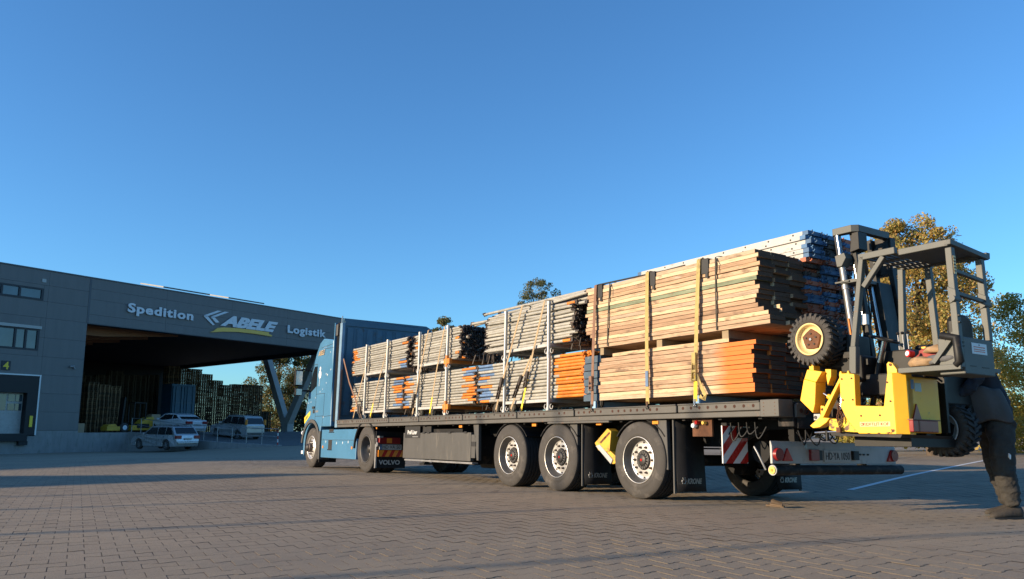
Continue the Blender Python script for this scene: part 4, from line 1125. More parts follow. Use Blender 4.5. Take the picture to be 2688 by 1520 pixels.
# cab
def arc(cx, cz, r, a0, a1, n): return [(cx+math.cos(R(a0+(a1-a0)*i/n))*r, cz+math.sin(R(a0+(a1-a0)*i/n))*r) for i in range(n+1)]
cab_poly = [(11.30,1.03),(11.36,2.2),(11.43,3.2),(12.15,3.30),(12.42,3.2),(12.66,2.95),(12.92,2.55),(13.16,2.0),(13.38,1.40),(13.46,1.0),(13.46,.34),(13.30,.28)] + arc(XF,.50,.63,-8,172,14) + [(12.0,1.03)]
def loft_sides(poly, ys, insets, mb, cx):
    n = len(poly); rows = []
    for y, ins in zip(ys, insets):
        rows.append([(x - ins*max(0,(x-(cx))/1.2)**2, y, z) for x, z in poly])
    V = [v for r_ in rows for v in r_]; k = len(rows); F_ = []
    for j in range(k-1): F_ += [(j*n+i, j*n+(i+1)%n, (j+1)*n+(i+1)%n, (j+1)*n+i) for i in range(n)]
    F_ += [tuple(range(n)), tuple(range((k-1)*n, k*n))]
    mb.add(V, F_); return mb
mb = loft_sides(cab_poly, [1.25,1.16,.95,.5,0,-.5,-.95,-1.16,-1.25], [.22,.09,.03,.01,0,.01,.03,.09,.22], MB(), 12.35)
cab = up_(mb, 'cab', 'cab_blue', bevel=.025, seg=2)
# windscreen, side window, grille
mb = MB(); V = []
for y in (1.1,.6,0,-.6,-1.1):
    i_ = .05*abs(y)/1.1
    V += [(12.80-i_+.02,y,2.78),(13.26-i_+.02,y,1.80)]
mb.add(V, [(2*i,2*i+1,2*i+3,2*i+2) for i in range(4)]); mb.build('windscreen', M_['cab_glass'], cab)
mb = MB(); mb.prism([(12.50,2.60),(12.72,2.60),(12.86,2.42),(13.07,1.98),(12.92,1.93),(12.5,2.08)], 'xz', 1.246, 1.2535); sw = mb.build('side_window', M_['cab_glass'], cab)
def seam(pts, y=1.2515, w_=.010):
    b = MB()
    for p, q in zip(pts[:-1], pts[1:]): b.beam((p[0],y,p[1]),(q[0],y,q[1]),w_,.004,up=(0,1,0))
    b.build('panel_seam', M_['black'], cab)
seam([(12.50,2.66),(12.46,1.20)]); seam([(12.5,2.66),(12.74,2.66),(12.9,2.45),(13.14,1.96),(13.22,1.55)]); seam([(12.46,1.87),(11.86,1.87),(11.86,1.30),(12.46,1.30)]); seam([(11.32,1.30),(11.9,1.28),(11.9,1.03)]); seam([(11.45,3.10),(12.3,3.06)]); seam([(12.02,3.02),(11.4,3.0)])
mb = MB(); mb.box(12.52,12.68,1.25,1.275,1.50,1.56); mb.build('door_handle', M_['black'], cab)
mb = MB(); mb.box(12.52,12.66,1.25,1.256,1.38,1.48); mb.build('badge', M_['black'], cab)
mb = MB(); mb.box(12.25,12.45,1.25,1.254,1.40,1.45); mb.build('badge', M_['steel_dull'], cab)
text('lettering', 'ABELE', .52, .13, .003, M_['strap_tan'], cab, face_M((12.50,1.2505,2.86),(-1,0,0.06),(0.0,0,1)), shear=.35, bold=.03)
text('lettering', 'Spedition', .28, .05, .003, M_['light_blue'], cab, face_M((12.12,1.2505,3.02),(-1,0,0.06),(0.0,0,1)))
mb = MB(); mb.prism([(13.26,1.12),(12.86,1.34),(12.86,1.45),(13.30,1.28)], 'xz', 1.2, 1.2545); yb = mb.build('sticker', M_['num_yellow'], cab)
text('lettering', 'ABELE', .28, .06, .002, M_['trim_grey'], yb, face_M((13.22,1.255,1.19),(-.88,0,.47),(.47,0,.88)), shear=.3, bold=.03)
random.seed(11)
for x, z, r_ in [(11.82,2.36,.03),(11.72,2.33,.04),(11.5,2.45,.03),(11.78,2.13,.025),(12.02,1.98,.022),(12.2,1.92,.025),(12.52,1.78,.025),(12.85,1.68,.022),(13.05,1.66,.02),(13.2,1.66,.02),(11.85,1.27,.03),(11.6,2.9,.025)]:
    b = MB()
    P = []
    for i in range(8):
        rr = r_*(1.0 if i % 2 == 0 else .42); a = math.pi*i/4+math.pi/2; P.append((x+rr*math.cos(a), z+rr*math.sin(a)))
    b.prism(P, 'xz', 1.2503, 1.2535); b.build('star', M_['letter'], cab)
mb = MB(); cx_, cz_ = 12.28, 2.37  # bright glare on the cab side, drawn as a white shape
mb.prism([(cx_+math.cos(2*math.pi*i/20)*.095, cz_+math.sin(2*math.pi*i/20)*.105) for i in range(20)], 'xz', 1.2503, 1.254)
mb.prism([(cx_-.005+math.cos(2*math.pi*i/14)*.05, cz_+.155+math.sin(2*math.pi*i/14)*.05) for i in range(14)], 'xz', 1.2503, 1.254)
mb.prism([(cx_+.012,cz_-.1),(cx_+.03,cz_-.30),(cx_+.012,cz_-.30),(cx_-.006,cz_-.1)], 'xz', 1.2503, 1.254)
mb.build('sticker', M_['white_paint'], cab, label='bright glare painted as a white shape, round with a stem')
mb = MB(); mb.cyl((12.36,1.25,2.42),(12.36,1.262,2.42),.012,n=10); mb.build('lock', M_['chrome'], cab)
# wheel arch trim, step, bumper corner
mb = MB(); V = []; A = arc(XF,.50,.64,10,176,16)
for x, z in A:
    d = Vector((x-XF, z-.5)).normalized()
    for k_, y in ((0,1.0),(0,1.285),(.09,1.285),(.09,1.0)): V.append((x+d.x*k_, y, z+d.y*k_))
mb.add(V, [(4*i+j,4*i+(j+1)%4,4*i+4+(j+1)%4,4*i+4+j) for i in range(16) for j in range(4)]+[(0,1,2,3),tuple(64+j for j in range(4))])
mb.box(11.93,12.02,1.0,1.28,.22,.92)
up_(mb, 'wheel_arch', 'trim_grey', bevel=.008)
mb = MB(); mb.box(11.98,12.02,.8,1.25,.15,.75); up_(mb, 'front_mud_flap', 'flap')
mb = MB(); mb.cyl((13.4,1.2,.88),(13.46,1.2,.88),.06,n=12); mb.box(13.3,13.44,1.12,1.24,.33,.42); up_(mb, 'corner_lamp', 'letter', bevel=.01)
# dark roof spoiler and side deflectors
mb = MB(); mb.prism([(12.22,3.27),(12.1,3.36),(11.75,3.52),(11.43,3.62),(11.43,3.2)], 'xz', -1.0, 1.02); up_(mb, 'roof_spoiler', 'cab_dark', bevel=.04)
for s in (1,-1):
    mb = MB(); mb.box(11.08,11.36,*((1.13,1.2) if s>0 else (-1.2,-1.13)),1.15,3.62); o = up_(mb, 'side_deflector', 'cab_dark', bevel=.012)
    mb = MB(); mb.box(11.355,11.40,*((1.19,1.252) if s>0 else (-1.252,-1.19)),1.6,3.62); mb.build('deflector_edge', M_['cab_blue'], o)
    mb = MB(); mb.box(11.22,11.36,*((1.20,1.235) if s>0 else (-1.235,-1.2)),3.28,3.58); mb.build('spoiler_hinge', M_['trim_grey'], o, bevel=.02)
mb = MB(); mb.box(11.1,11.3,-.9,.9,1.1,3.0); up_(mb, 'cab_rear_wall', 'cab_dark')
# side skirt with step and fuel tank
mb = MB(); mb.box(9.60,11.93,1.14,1.235,.27,.955); sk = up_(mb, 'side_skirt', 'cab_blue', bevel=.015)
seam2 = MB(); seam2.box(9.62,11.9,1.235,1.238,.70,.708); seam2.box(11.80,11.806,1.235,1.238,.60,.75); seam2.build('panel_seam', M_['black'], sk)
mb = MB(); mb.box(11.16,11.42,1.20,1.238,.48,.70); mb.box(11.10,11.40,1.12,1.236,.90,.965); mb.build('foot_hole', M_['black'], sk)
mb = MB(); mb.box(11.14,11.44,1.232,1.25,.455,.48); mb.box(11.05,11.42,1.16,1.24,.875,.895); mb.build('step_edge', M_['chrome'], sk)
for x, m_ in ((11.78,'amber'),(9.85,'amber')):
    b = MB(); b.box(x-.035,x+.035,1.235,1.245,.50,.56); b.build('reflector', M_[m_], sk)
for x, z in ((11.6,.66),(10.85,.63),(10.45,.64),(10.1,.66)):
    b = MB(); b.prism([(x,z+.04),(x-.012,z+.01),(x-.03,z),(x-.012,z-.01),(x,z-.04),(x+.012,z-.01),(x+.03,z),(x+.012,z+.01)],'xz',1.2352,1.2385); b.build('star', M_['letter'], sk)
mb = MB(); mb.box(9.65,11.9,.55,1.1,.30,.93); up_(mb, 'fuel_tank', 'chassis_black', bevel=.05)
mb = MB()
for s in (1,-1): mb.box(8.3,13.0,*((.36,.44) if s>0 else (-.44,-.36)),.72,1.0)
mb.cyl((XD,-.9,.51),(XD,.9,.51),.1,n=14); mb.cyl((XF,-.95,.48),(XF,.95,.48),.06,n=12); mb.box(8.9,9.9,-.45,.45,.92,1.0)
up_(mb, 'chassis', 'chassis_black')
mb = MB(); mb.cyl((10.4,.75,.86),(9.95,.75,.95),.12,n=14); mb.box(10.3,11.1,-.5,.7,.95,1.1); up_(mb, 'coupling_lines', 'trim_grey')
# rear mudguards with tail lights, plate and flap
for s in (1,-1):
    mb = MB(); V = []; A = arc(XD,.50,.60,2,168,16)
    for x, z in A:
        d = Vector((x-XD, z-.5)).normalized()
        for k_, y in ((0,.56),(0,1.27),(.055,1.27),(.055,.56)): V.append((x+d.x*k_, s*y, z+d.y*k_))
    mb.add(V, [(4*i+j,4*i+(j+1)%4,4*i+4+(j+1)%4,4*i+4+j) for i in range(16) for j in range(4)]+[(0,1,2,3),tuple(64+j for j in range(4))])
    for i in range(6):   # ribs
        a = R(30+20*i); mb.beam((XD+math.cos(a)*.66,s*.6,.5+math.sin(a)*.66),(XD+math.cos(a)*.66,s*1.15,.5+math.sin(a)*.66),.03,.014)
    up_(mb, 'rear_mudguard', 'cab_dark', bevel=.006)
    if s < 0: continue
    mb = MB(); mb.box(8.42,8.46,.55,1.26,.12,.90); fl = up_(mb, 'mud_flap', 'flap')
    text('lettering', 'VOLVO', .50, .10, .003, M_['dirty_white'], fl, face_M((8.4195,1.18,.19),(0,-1,0),(0,0,1)), bold=.03)
    mb = MB(); mb.box(8.40,8.46,1.235,1.265,.12,.75); mb.build('flap_edge', M_['steel_dull'], fl)
    mb = MB(); mb.box(8.33,8.41,.72,1.22,.635,.77); tl = up_(mb, 'tail_light', 'dark_red', bevel=.01)
    mb = MB(); mb.box(8.325,8.334,.93,1.05,.65,.755); mb.build('amber_lens', M_['amber'], tl)
    mb = MB(); mb.box(8.36,8.40,.68,1.20,.51,.62); npl = up_(mb, 'number_plate', 'dirty_white')
    mb = MB(); mb.box(8.357,8.362,1.145,1.2,.512,.618); mb.build('plate_band', M_['blue_paint'], npl)
    text('lettering', 'HD·VA 50', .42, .075, .003, M_['black'], npl, face_M((8.3595,1.13,.53),(0,-1,0),(0,0,1)))
    mb = MB(); mb.box(8.36,8.41,.58,1.22,.36,.50); ob_ = up_(mb, 'marker_board', 'amber')
    mb = MB()
    for i in range(4):
        y = 1.15-.17*i; mb.prism([(y,.362),(y-.08,.362),(y-.15,.498),(y-.07,.498)],'yz',8.357,8.3598)
    mb.build('red_stripe', M_['red_plastic'], ob_)
    mb = MB(); mb.box(8.3,8.44,1.15,1.24,.76,.80); mb.cyl((8.36,1.24,.62),(8.36,1.27,.62),.05,n=10); up_(mb, 'lamp_bracket', 'steel_dull')
# mirrors
for s in (1,):
    mb = MB(); mb.box(13.02,13.16,1.45,1.66,2.10,2.52); mi = up_(mb, 'mirror', 'cab_dark', bevel=.03)
    mb = MB(); mb.box(13.015,13.02,1.47,1.64,2.13,2.49); mb.build('glass', M_['chrome'], mi)
    mb = MB(); mb.box(13.0,13.14,1.45,1.64,1.84,2.04); mb.build('wide_angle_mirror', M_['cab_dark'], mi, bevel=.03)
    mb = MB(); mb.box(12.995,13.0,1.47,1.62,1.86,2.02); mb.build('glass', M_['chrome'], mi)
    mb = MB(); mb.tube([(12.98,1.2,2.50),(13.08,1.45,2.55),(13.09,1.5,2.5)],.02,6); mb.tube([(13.05,1.22,1.98),(13.08,1.42,1.98),(13.08,1.5,1.98)],.02,6); mb.build('arm', M_['cab_dark'], mi)

# ------------------------------------------------------------------ scaffold tube racks
random.seed(5)
TUBE = {}
def tube_mesh(L, cf, lf, cr_, lr, v):
    key = (round(L,1), cf, round(lf,1), cr_, round(lr,1), v)
    if key in TUBE: return TUBE[key]
    mb = MB(); r = .0242; h = L/2
    rr = random.Random(hash(key) & 0xffff)
    # slots: 0 galv, 1 orange, 2 blue, 3 iron
    cuts = [-h]
    segs_ = []
    if cr_: segs_.append((-h, -h+lr, cr_))
    a = -h+lr if cr_ else -h; b = h-lf if cf else h
    segs_.append((a, b, 0))
    if cf: segs_.append((h-lf, h, cf))
    for x0, x1, c in segs_:
        k = 10; n = 2; pts = [x0, x1]
        V = []
        for x in pts:
            for i in range(k):
                t = 2*math.pi*i/k; V.append((x, math.cos(t)*r, math.sin(t)*r))
        mb.add(V, [(i,(i+1)%k,k+(i+1)%k,k+i) for i in range(k)], c, True)
    for e, sgn in ((-h,-1),(h,1)):
        V = [(e, math.cos(2*math.pi*i/10)*r, math.sin(2*math.pi*i/10)*r) for i in range(10)]; mb.add(V, [tuple(range(10))], 3)
        # wedge head at the tube's end
        c = 3 if not (cr_ == 1 and sgn < 0 and lr > .5) else 1
        mb.box(e-.045,e+.045,-.012,.012,-.03,.034,c, M=Rx(rr.uniform(-.6,.6)))
        mb.beam((e+sgn*.03,rr.uniform(-.02,.02),.03),(e+sgn*.045,rr.uniform(-.03,.03),-.035),.010,.016,c)
    me = mb.mesh('scaffold_tube', [M_['galv'],M_['orange'],M_['blue_paint'],M_['iron']], True)
    TUBE[key] = me; return me
def rack(label, posts, x0, x1, z0, z1, tubes, endcol, messy=0.0, orange_post=None, ncol=19, yout=1.165, group='scaffold tube racks on the flatbed', jit=.05):
    """posts: x of the two uprights; tubes run from x0 (front) to x1 (rear)"""
    t = thing('tube_rack', label, 'tube rack', TM, group)
    base, top = z0, z1
    yin = yout-.0515*ncol-.06
    for px in posts:
        for y in (yout+.055, yin-.03):
            mb = MB(); mb.cyl((px,y,base),(px+random.uniform(-.015,.015),y,top),.030,n=12,mat=0); mb.cyl((px,y,base-.004),(px,y,base+.04),.04,n=12,mat=0); mb.cyl((px,y,top-.05),(px,y,top-.005),.034,n=12,mat=0)
            op = orange_post is not None and px == posts[1]
            if op: mb.cyl((px,y,base),(px,y,base+.26),.034,n=12,mat=1)
            mb.build('post', [M_['galv_post'],M_['orange']], t)
        mb = MB(); mb.box(px-.03,px+.03,yin-.03,yout+.06,base+.12,base+.18); mb.build('cross_bar', M_['orange'] if (orange_post is not None and px==posts[1]) else M_['galv_post'], t, bevel=.005, seg=1)
        if orange_post is not None and px == posts[1]:
            mb = MB(); mb.box(px-.12,px+.10,yout+.01,yout+.075,base+.10,base+.20); mb.build('gusset', M_['orange'], t, bevel=.005, seg=1)
        for sx in (-1,1):
            mb = MB(); mb.torus((px+sx*.075,yout+.05,base+.055),(0,1,0),.036,.009,14,6,arc=.8); mb.build('hook', M_['galv_post'], t)
    for y in (yout+.03, yin):
        mb = MB(); mb.box(posts[1]+.03,posts[0]-.03,y-.02,y+.025,base+.125,base+.175); mb.build('long_bar', M_['dirty_white'], t, bevel=.005, seg=1)
    zt0 = base+.205; L = x0-x1; cx = (x0+x1)/2
    stuff = MB()
    nrow = tubes; pit = (top-.03-zt0)/(nrow-1) if not messy else (top-.06-zt0)/(nrow-1)
    for i in range(nrow):
        for j in range(ncol):
            z = zt0 + i*pit + random.uniform(-.004,.004); y = yout-.03-j*.0515-(.011 if i % 2 else 0) + random.uniform(-.004,.004)
            dx = random.gauss(0, jit); Lt = L
            cf, lf, cr2, lr = endcol(i, j, nrow)
            mz, my = random.gauss(0, .0015+messy), random.gauss(0, .001+messy*.5)
            if messy and i >= nrow-3 and random.random() < .4: mz += random.gauss(0, messy*1.5)
            M = T(cx+dx, y, z) @ Ry(mz) @ Rz(my) @ Rx(random.uniform(-1,1))
            vis = j < 3 or i == nrow-1
            if vis:
                inst('scaffold_tube', tube_mesh(Lt, cf, lf, cr2, lr, random.randint(0,2)), t, M)
            else:
                k = 6; r = .0242
                V = [M @ Vector((x, math.cos(2*math.pi*q/k)*r, math.sin(2*math.pi*q/k)*r)) for x in (-L/2, L/2) for q in range(k)]
                stuff.add(V, [(q,(q+1)%k,k+(q+1)%k,k+q) for q in range(k)]+[tuple(range(k)),tuple(range(k,2*k))], 0, True)
                for e in (-L/2, L/2): stuff.box(e-.04,e+.04,-.012,.012,-.03,.034,1,M=M @ Rx(random.uniform(-2,2)))
    stuff.build('scaffold_tube', [M_['galv'],M_['iron']], t, kind='stuff')
    return t
rc = random.choice
def col_Alow(i,j,n):
    u = random.random(); return (rc([0,0,1]), .25, 1 if u < .45 else 2 if u < .8 else 0, rc([.3,.4,.5]))
def col_Aup(i,j,n): return (1 if random.random() < .75 else 0, rc([.15,.25,.35]), rc([0,0,0,1,2]), rc([.2,.3,.4]))
def col_Blow(i,j,n): return (rc([1,1,2,0]), rc([.2,.3,.4]), rc([1,1,2,0]), rc([.3,.4,.5]))
def col_Bup(i,j,n): return (rc([0,0,0,0,1]), .2, rc([0,0,0,0,1]), .15)
def col_Clow(i,j,n): return (rc([2,2,1,0,0]), rc([.3,.4,.5]), 1, rc([.55,.65,.75]))
def col_Cup(i,j,n): return (0,0,rc([0]*8+[1]),.2)
rack('lower front rack of scaffold tubes with orange and blue painted ends', (9.28,8.12), 10.2, 7.42, 1.182, 2.03, 12, col_Alow)
rack('upper front rack of scaffold tubes with orange tips, beside the blue front wall', (9.28,8.12), 10.28, 7.28, 2.035, 2.87, 13, col_Aup)
rack('lower middle rack of pale tubes with an orange upright at its rear', (6.55,5.36), 7.34, 4.43, 1.182, 2.03, 13, col_Blow, orange_post=1)
rack('upper middle rack of plain grey tubes on an orange cross bar', (6.55,5.36), 6.92, 5.0, 2.035, 2.87, 13, col_Bup, messy=.003, orange_post=1)
rack('lower rear rack of tubes with long bright orange rear ends', (3.30,2.04), 4.26, 1.24, 1.182, 2.03, 13, col_Clow)
rack('upper rear rack of untidy grey tubes piled above its uprights', (3.30,2.04), 4.05, 1.52, 2.035, 2.87, 12, col_Cup, messy=.010)
# loose longer tubes thrown on top of the rear rack
for k in range(34):
    z = 2.79 + (k//11)*.052 + random.uniform(0,.012); y = 1.10-(k % 11)*.088 - .02*(k//11)
    x0, x1 = 4.65-random.uniform(0,.7), 1.16+random.uniform(0,.15)
    if k//11 == 2: x0 -= .5
    o = inst('loose_tube', tube_mesh(x0-x1, 0, 0, 0, 0, k % 3), None, TM @ T((x0+x1)/2, y, z) @ Ry(random.gauss(.0,.012)) @ Rz(random.gauss(0,.02)) @ Rx(random.uniform(-1,1)))
    tag(o, 'loose grey scaffold tube lying on top of the rear tube rack, next to the boards', 'tube', 'loose tubes on top of the rear rack')
# second row of racks on the far half of the deck: frames seen only through gaps
for lab, posts, x0, x1, z0, z1 in (('far side lower rack of tubes behind the front racks', (9.28,8.12),10.2,7.3,1.182,2.03),('far side lower rack of tubes behind the middle racks',(6.55,5.36),7.2,4.5,1.182,2.03),('far side lower rack of tubes behind the rear racks',(3.30,2.04),4.2,1.3,1.182,2.03)):
    t = thing('tube_rack', lab, 'tube rack', TM, 'scaffold tube racks on the flatbed')
    for px in posts:
        for y in (.08,-1.18):
            mb = MB(); mb.cyl((px,y,z0),(px,y,z1),.03,n=8); mb.build('post', M_['galv_post'], t)
    st = MB()
    for i in range(9):
        for j in range(18):
            y = .04-j*.062; z = z0+.205+i*.066; dx = random.gauss(0,.05)
            st.cyl((x0+dx,y,z),(x1+dx,y,z),.0242,n=6)
    st.build('scaffold_tube', M_['galv'], t, kind='stuff')

# ------------------------------------------------------------------ boards, decks, blue timbers
def plank_mesh(L, w_, h, mats, v):
    mb = MB(); rr = random.Random(v*13+7)
    k = 6; V = []
    for i in range(k+1):
        x = -L/2+L*i/k; b = rr.uniform(-.0025,.0025)
        V += [(x,-w_/2,-h/2+b),(x,w_/2,-h/2+b),(x,w_/2,h/2+b),(x,-w_/2,h/2+b)]
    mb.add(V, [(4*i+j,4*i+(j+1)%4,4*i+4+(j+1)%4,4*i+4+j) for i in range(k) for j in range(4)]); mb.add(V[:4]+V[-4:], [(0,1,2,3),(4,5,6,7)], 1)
    return mb.mesh('plank', [mats, M_['shaded_end_grain']])
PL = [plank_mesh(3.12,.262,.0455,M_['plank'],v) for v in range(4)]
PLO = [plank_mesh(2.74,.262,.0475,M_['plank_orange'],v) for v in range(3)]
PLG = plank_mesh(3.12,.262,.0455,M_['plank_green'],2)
random.seed(21)
st = thing('board_stack', 'upper bundle of bare tan scaffold boards, longest side lit by the sun', 'boards', TM, 'bundles of scaffold boards')
for i in range(17):
    z = 2.045+i*.0522
    for j in range(3):
        y = 1.235-.131-j*.272+random.uniform(-.010,.004)
        xr = -2.06+random.gauss(0,.028)
        if i <= 3 and j < 2: xr -= .13
        if i in (4,5) and j == 0: xr += .06
        if i == 16: xr += .04
        me = PLG if (i == 10 and j == 0) else PL[random.randint(0,3)]
        inst('plank', me, st, T(xr+1.56,y,z) @ Rz(random.gauss(0,.002)) @ Rx(random.gauss(0,.006)) @ (FLIP if random.random()<.5 else Matrix.Identity(4)))
st = thing('board_stack', 'lower bundle of boards with their rear ends sprayed orange', 'boards', TM, 'bundles of scaffold boards')
for i in range(11):
    z = 1.305+i*.0535
    for j in range(5):
        y = 1.235-.131-j*.272+random.uniform(-.010,.004)
        xr = -1.95+random.gauss(0,.025)
        inst('plank', PLO[random.randint(0,2)], st, T(xr+1.37,y,z) @ Rz(random.gauss(0,.002)) @ Rx(random.gauss(0,.006)))
# one shorter board lying on the lower bundle
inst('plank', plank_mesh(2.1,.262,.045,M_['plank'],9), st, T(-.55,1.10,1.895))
for x, lab in ((.78,'front'),(-1.52,'rear'),(-.4,'middle')):
    mb = MB(); mb.box(x-.05,x+.05,-.5,1.20,1.921,2.02); o = mb.build('spacer', M_['bearer_wood'], None, TM, bevel=.004); tag(o, 'short wooden spacer between the two board bundles, %s one' % lab, 'spacer')
for x, mt, lab in ((.95,'light_blue','pale blue bearer block under the front end of the board bundle'),(-1.05,'light_blue','pale blue bearer block under the rear end of the board bundle')):
    mb = MB(); mb.box(x-.055,x+.055,-.6,1.22,1.176,1.278); o = mb.build('bearer', M_[mt], None, TM, bevel=.004); tag(o, lab, 'bearer')
bt = thing('timber_stack', 'stack of blue painted square timbers at the front end of the board bundle', 'timber', TM)
for i in range(6):
    for j in range(3):
        mb = MB(); x0 = 1.17+random.uniform(-.02,.02); mb.box(x0-.36,x0,1.21-.13*j-.12,1.21-.13*j+random.uniform(-.01,.01),1.283+i*.108,1.283+i*.108+.10); mb.build('timber', M_['blue_timber'], bt, bevel=.004, seg=1)

# steel scaffold decks with blue and orange end caps, stacked behind the boards
def deck_mesh(cap):
    mb = MB(); L = 3.07; w_ = .30; h = .052
    mb.box(-L/2+.10,L/2-.10,-w_/2,w_/2,-h/2,h/2-.001,0)
    mb.box(-L/2+.10,L/2-.10,-w_/2-.004,-w_/2,-h/2,-h/2+.014,0); mb.box(-L/2+.10,L/2-.10,w_/2,w_/2+.004,-h/2,-h/2+.014,0)
    for x in np.linspace(-1.3,1.3,8): mb.cyl((x,w_/2-.002,.0),(x,w_/2+.002,.0),.013,n=8,mat=2)
    for s in (-1,1):
        xa, xb = (s*L/2-s*.10, s*L/2-s*.02); x0, x1 = min(xa,xb), max(xa,xb)
        mb.box(x0,x1,-w_/2-.001,w_/2+.001,-h/2+.001,h/2,1)
        for y in (-.09,.09): mb.torus((s*L/2,y,.008),(0,1,0),.021,.009,10,6,1,arc=.75)
    return mb.mesh('scaffold_deck', [M_['dirty_white'], M_['deck_blue'] if cap in (0,3) else M_['deck_red'] if cap == 1 else M_['iron'], M_['black']])
DK = [deck_mesh(c) for c in (0,1,2,3)]
random.seed(8)
dk = thing('deck_stack', 'tall stack of steel scaffold decks with blue and orange ends behind the boards', 'decks', TM)
for i in range(22):
    z = 2.06+i*.0545
    for j in range(3):
        y = .27-j*.31+random.uniform(-.012,.012)
        cap = 3 if (j == 0 and i > 15) else random.choices([0,1,2],[.42,.36,.22])[0]
        xr = -2.16+random.gauss(0,.02)+(.06 if i<15 else 0)
        inst('scaffold_deck', DK[cap], dk, T(xr+1.535,y,z) @ Rz(random.gauss(0,.002)))
dk2 = thing('deck_stack', 'lower stack of scaffold decks in the shade behind the orange boards', 'decks', TM)
for i in range(13):
    z = 1.23+i*.0545
    for j in range(2):
        y = -.32-j*.31
        inst('scaffold_deck', DK[random.choices([0,1,2],[.3,.2,.5])[0]], dk2, T(-2.0+random.gauss(0,.03)+1.535,y,z))

# ------------------------------------------------------------------ lashing straps
def ribbon(mb, pts, wd, th=.004, mat=0, side=(1,0,0)):
    pts = [Vector(p) for p in pts]; V = []
    for i, p in enumerate(pts):
        d = (pts[min(i+1,len(pts)-1)]-pts[max(i-1,0)]).normalized(); a = Vector(side); a = (a-d*a.dot(d)).normalized()*wd/2; n = a.cross(d).normalized()*th/2
        V += [p-a-n, p+a-n, p+a+n, p-a+n]
    k = len(pts)
    return mb.add(V, [(4*i+j,4*i+(j+1)%4,4*i+4+(j+1)%4,4*i+4+j) for i in range(k-1) for j in range(4)]+[(0,1,2,3),tuple(4*(k-1)+j for j in range(4))], mat)
def strap(label, xt, xb, yt, zt, mat, ratchet=None, wd=.05, over=.9, rmat='strap_dark', lower=None, yb=1.255, zdrop=0.0):
    s = thing('lashing_strap', label, 'strap', TM)
    mb = MB(); pts = []
    n = 10
    for i in range(n+1):
        f = i/n; x = xb+(xt-xb)*f; y = yb+(yt-yb)*f+.012*math.sin(math.pi*f); z = 1.20+(zt-1.20)*f
        pts.append((x,y,z))
    cut = None
    if lower:
        k = next(i for i, p in enumerate(pts) if p[2] > lower[0])
        ribbon(mb, pts[:k+1], wd, mat=0); mb.build('webbing', M_[lower[1]], s, label='fresh yellow lower webbing')
        mb = MB(); pts2 = pts[k:]
    else: pts2 = pts
    top = [(xt,yt-.03,zt+.014),(xt,yt-over*.5,zt+.018+zdrop*.5),(xt,yt-over,zt+.014+zdrop)]
    ribbon(mb, pts2+top, wd); mb.build('webbing', M_[mat], s)
    mb = MB(); mb.beam((xb-.012,yb+.008,1.23),(xb-.004,yb+.014,1.155),.010,.010); mb.beam((xb+.012,yb+.008,1.23),(xb+.004,yb+.014,1.155),.010,.010); mb.torus((xb,yb+.012,1.15),(1,0,0),.018,.006,12,6,arc=.8); mb.build('hook', M_['chrome'] if rmat=='strap_yellow' else M_['iron'], s)
    if ratchet:
        z0, z1 = ratchet; f0, f1 = (z0-1.2)/(zt-1.2), (z1-1.2)/(zt-1.2)
        a = Vector((xb+(xt-xb)*f0, yb+(yt-yb)*f0+.03, z0)); b = Vector((xb+(xt-xb)*f1, yb+(yt-yb)*f1+.03, z1)); d = (b-a)
        mb = MB()
        for sx in (-.032,.032): mb.beam(a+Vector((sx,.0,0)), b+Vector((sx*.8,.01,0)), .008, .03, up=(0,1,0))
        for f in (.05,.35,.6,.95): q = a+d*f; mb.cyl(q+Vector((-.038,0,0)), q+Vector((.038,0,0)), .012 if f != .35 else .02, n=8)
        mb.beam(a+d*.62+Vector((0,.012,0)), b+Vector((0,.02,0)), .05, .012, up=(0,1,0))
        mb.build('ratchet', M_[rmat], s)
    return s
# board bundle: three wide straps with black edge protectors, two thin dark ties
strap('brown strap at the front end of the board bundle', .83,.88,1.262,2.925,'strap_brown',(1.42,1.62),.055,1.1,'strap_brown',yb=1.29)
strap('yellow strap over the middle of the board bundle', -.26,-.26,1.262,2.93,'strap_yellow',None,.062,.95,yb=1.29)
strap('yellow strap with a big yellow ratchet near the rear end of the boards', -1.19,-1.10,1.262,2.93,'strap_yellow',(1.44,1.78),.06,.95,'strap_yellow',lower=(1.42,'num_yellow'),yb=1.29)
mb = MB(); ribbon(mb, [(-1.12,1.30,1.55),(-1.2,1.31,1.40),(-1.28,1.31,1.27),(-1.26,1.31,1.22),(-1.18,1.30,1.26)], .05); o = mb.build('strap_tail', M_['strap_yellow'], None, TM); tag(o, 'loose looped strap end hanging right of the yellow ratchet', 'strap')
mb = MB(); ribbon(mb, [(-.262,1.30,1.42),(-.262,1.30,1.62)], .05, .006); o = mb.build('strap_label', M_['blue_paint'], None, TM); tag(o, 'blue printed label sewn on the middle yellow strap', 'label')
for x, lab in ((.80,'front'),(-.29,'middle'),(-1.23,'rear')):
    p = thing('edge_protector', 'black edge protector under the %s strap on the top corner of the boards' % lab, 'protector', TM)
    mb = MB(); mb.box(x-.10,x+.045,1.242,1.249,2.74,2.925); mb.box(x-.10,x+.045,1.08,1.249,2.915,2.922); mb.box(x-.09,x-.05,1.245,1.252,2.68,2.75); mb.build('corner_piece', M_['black'], p)
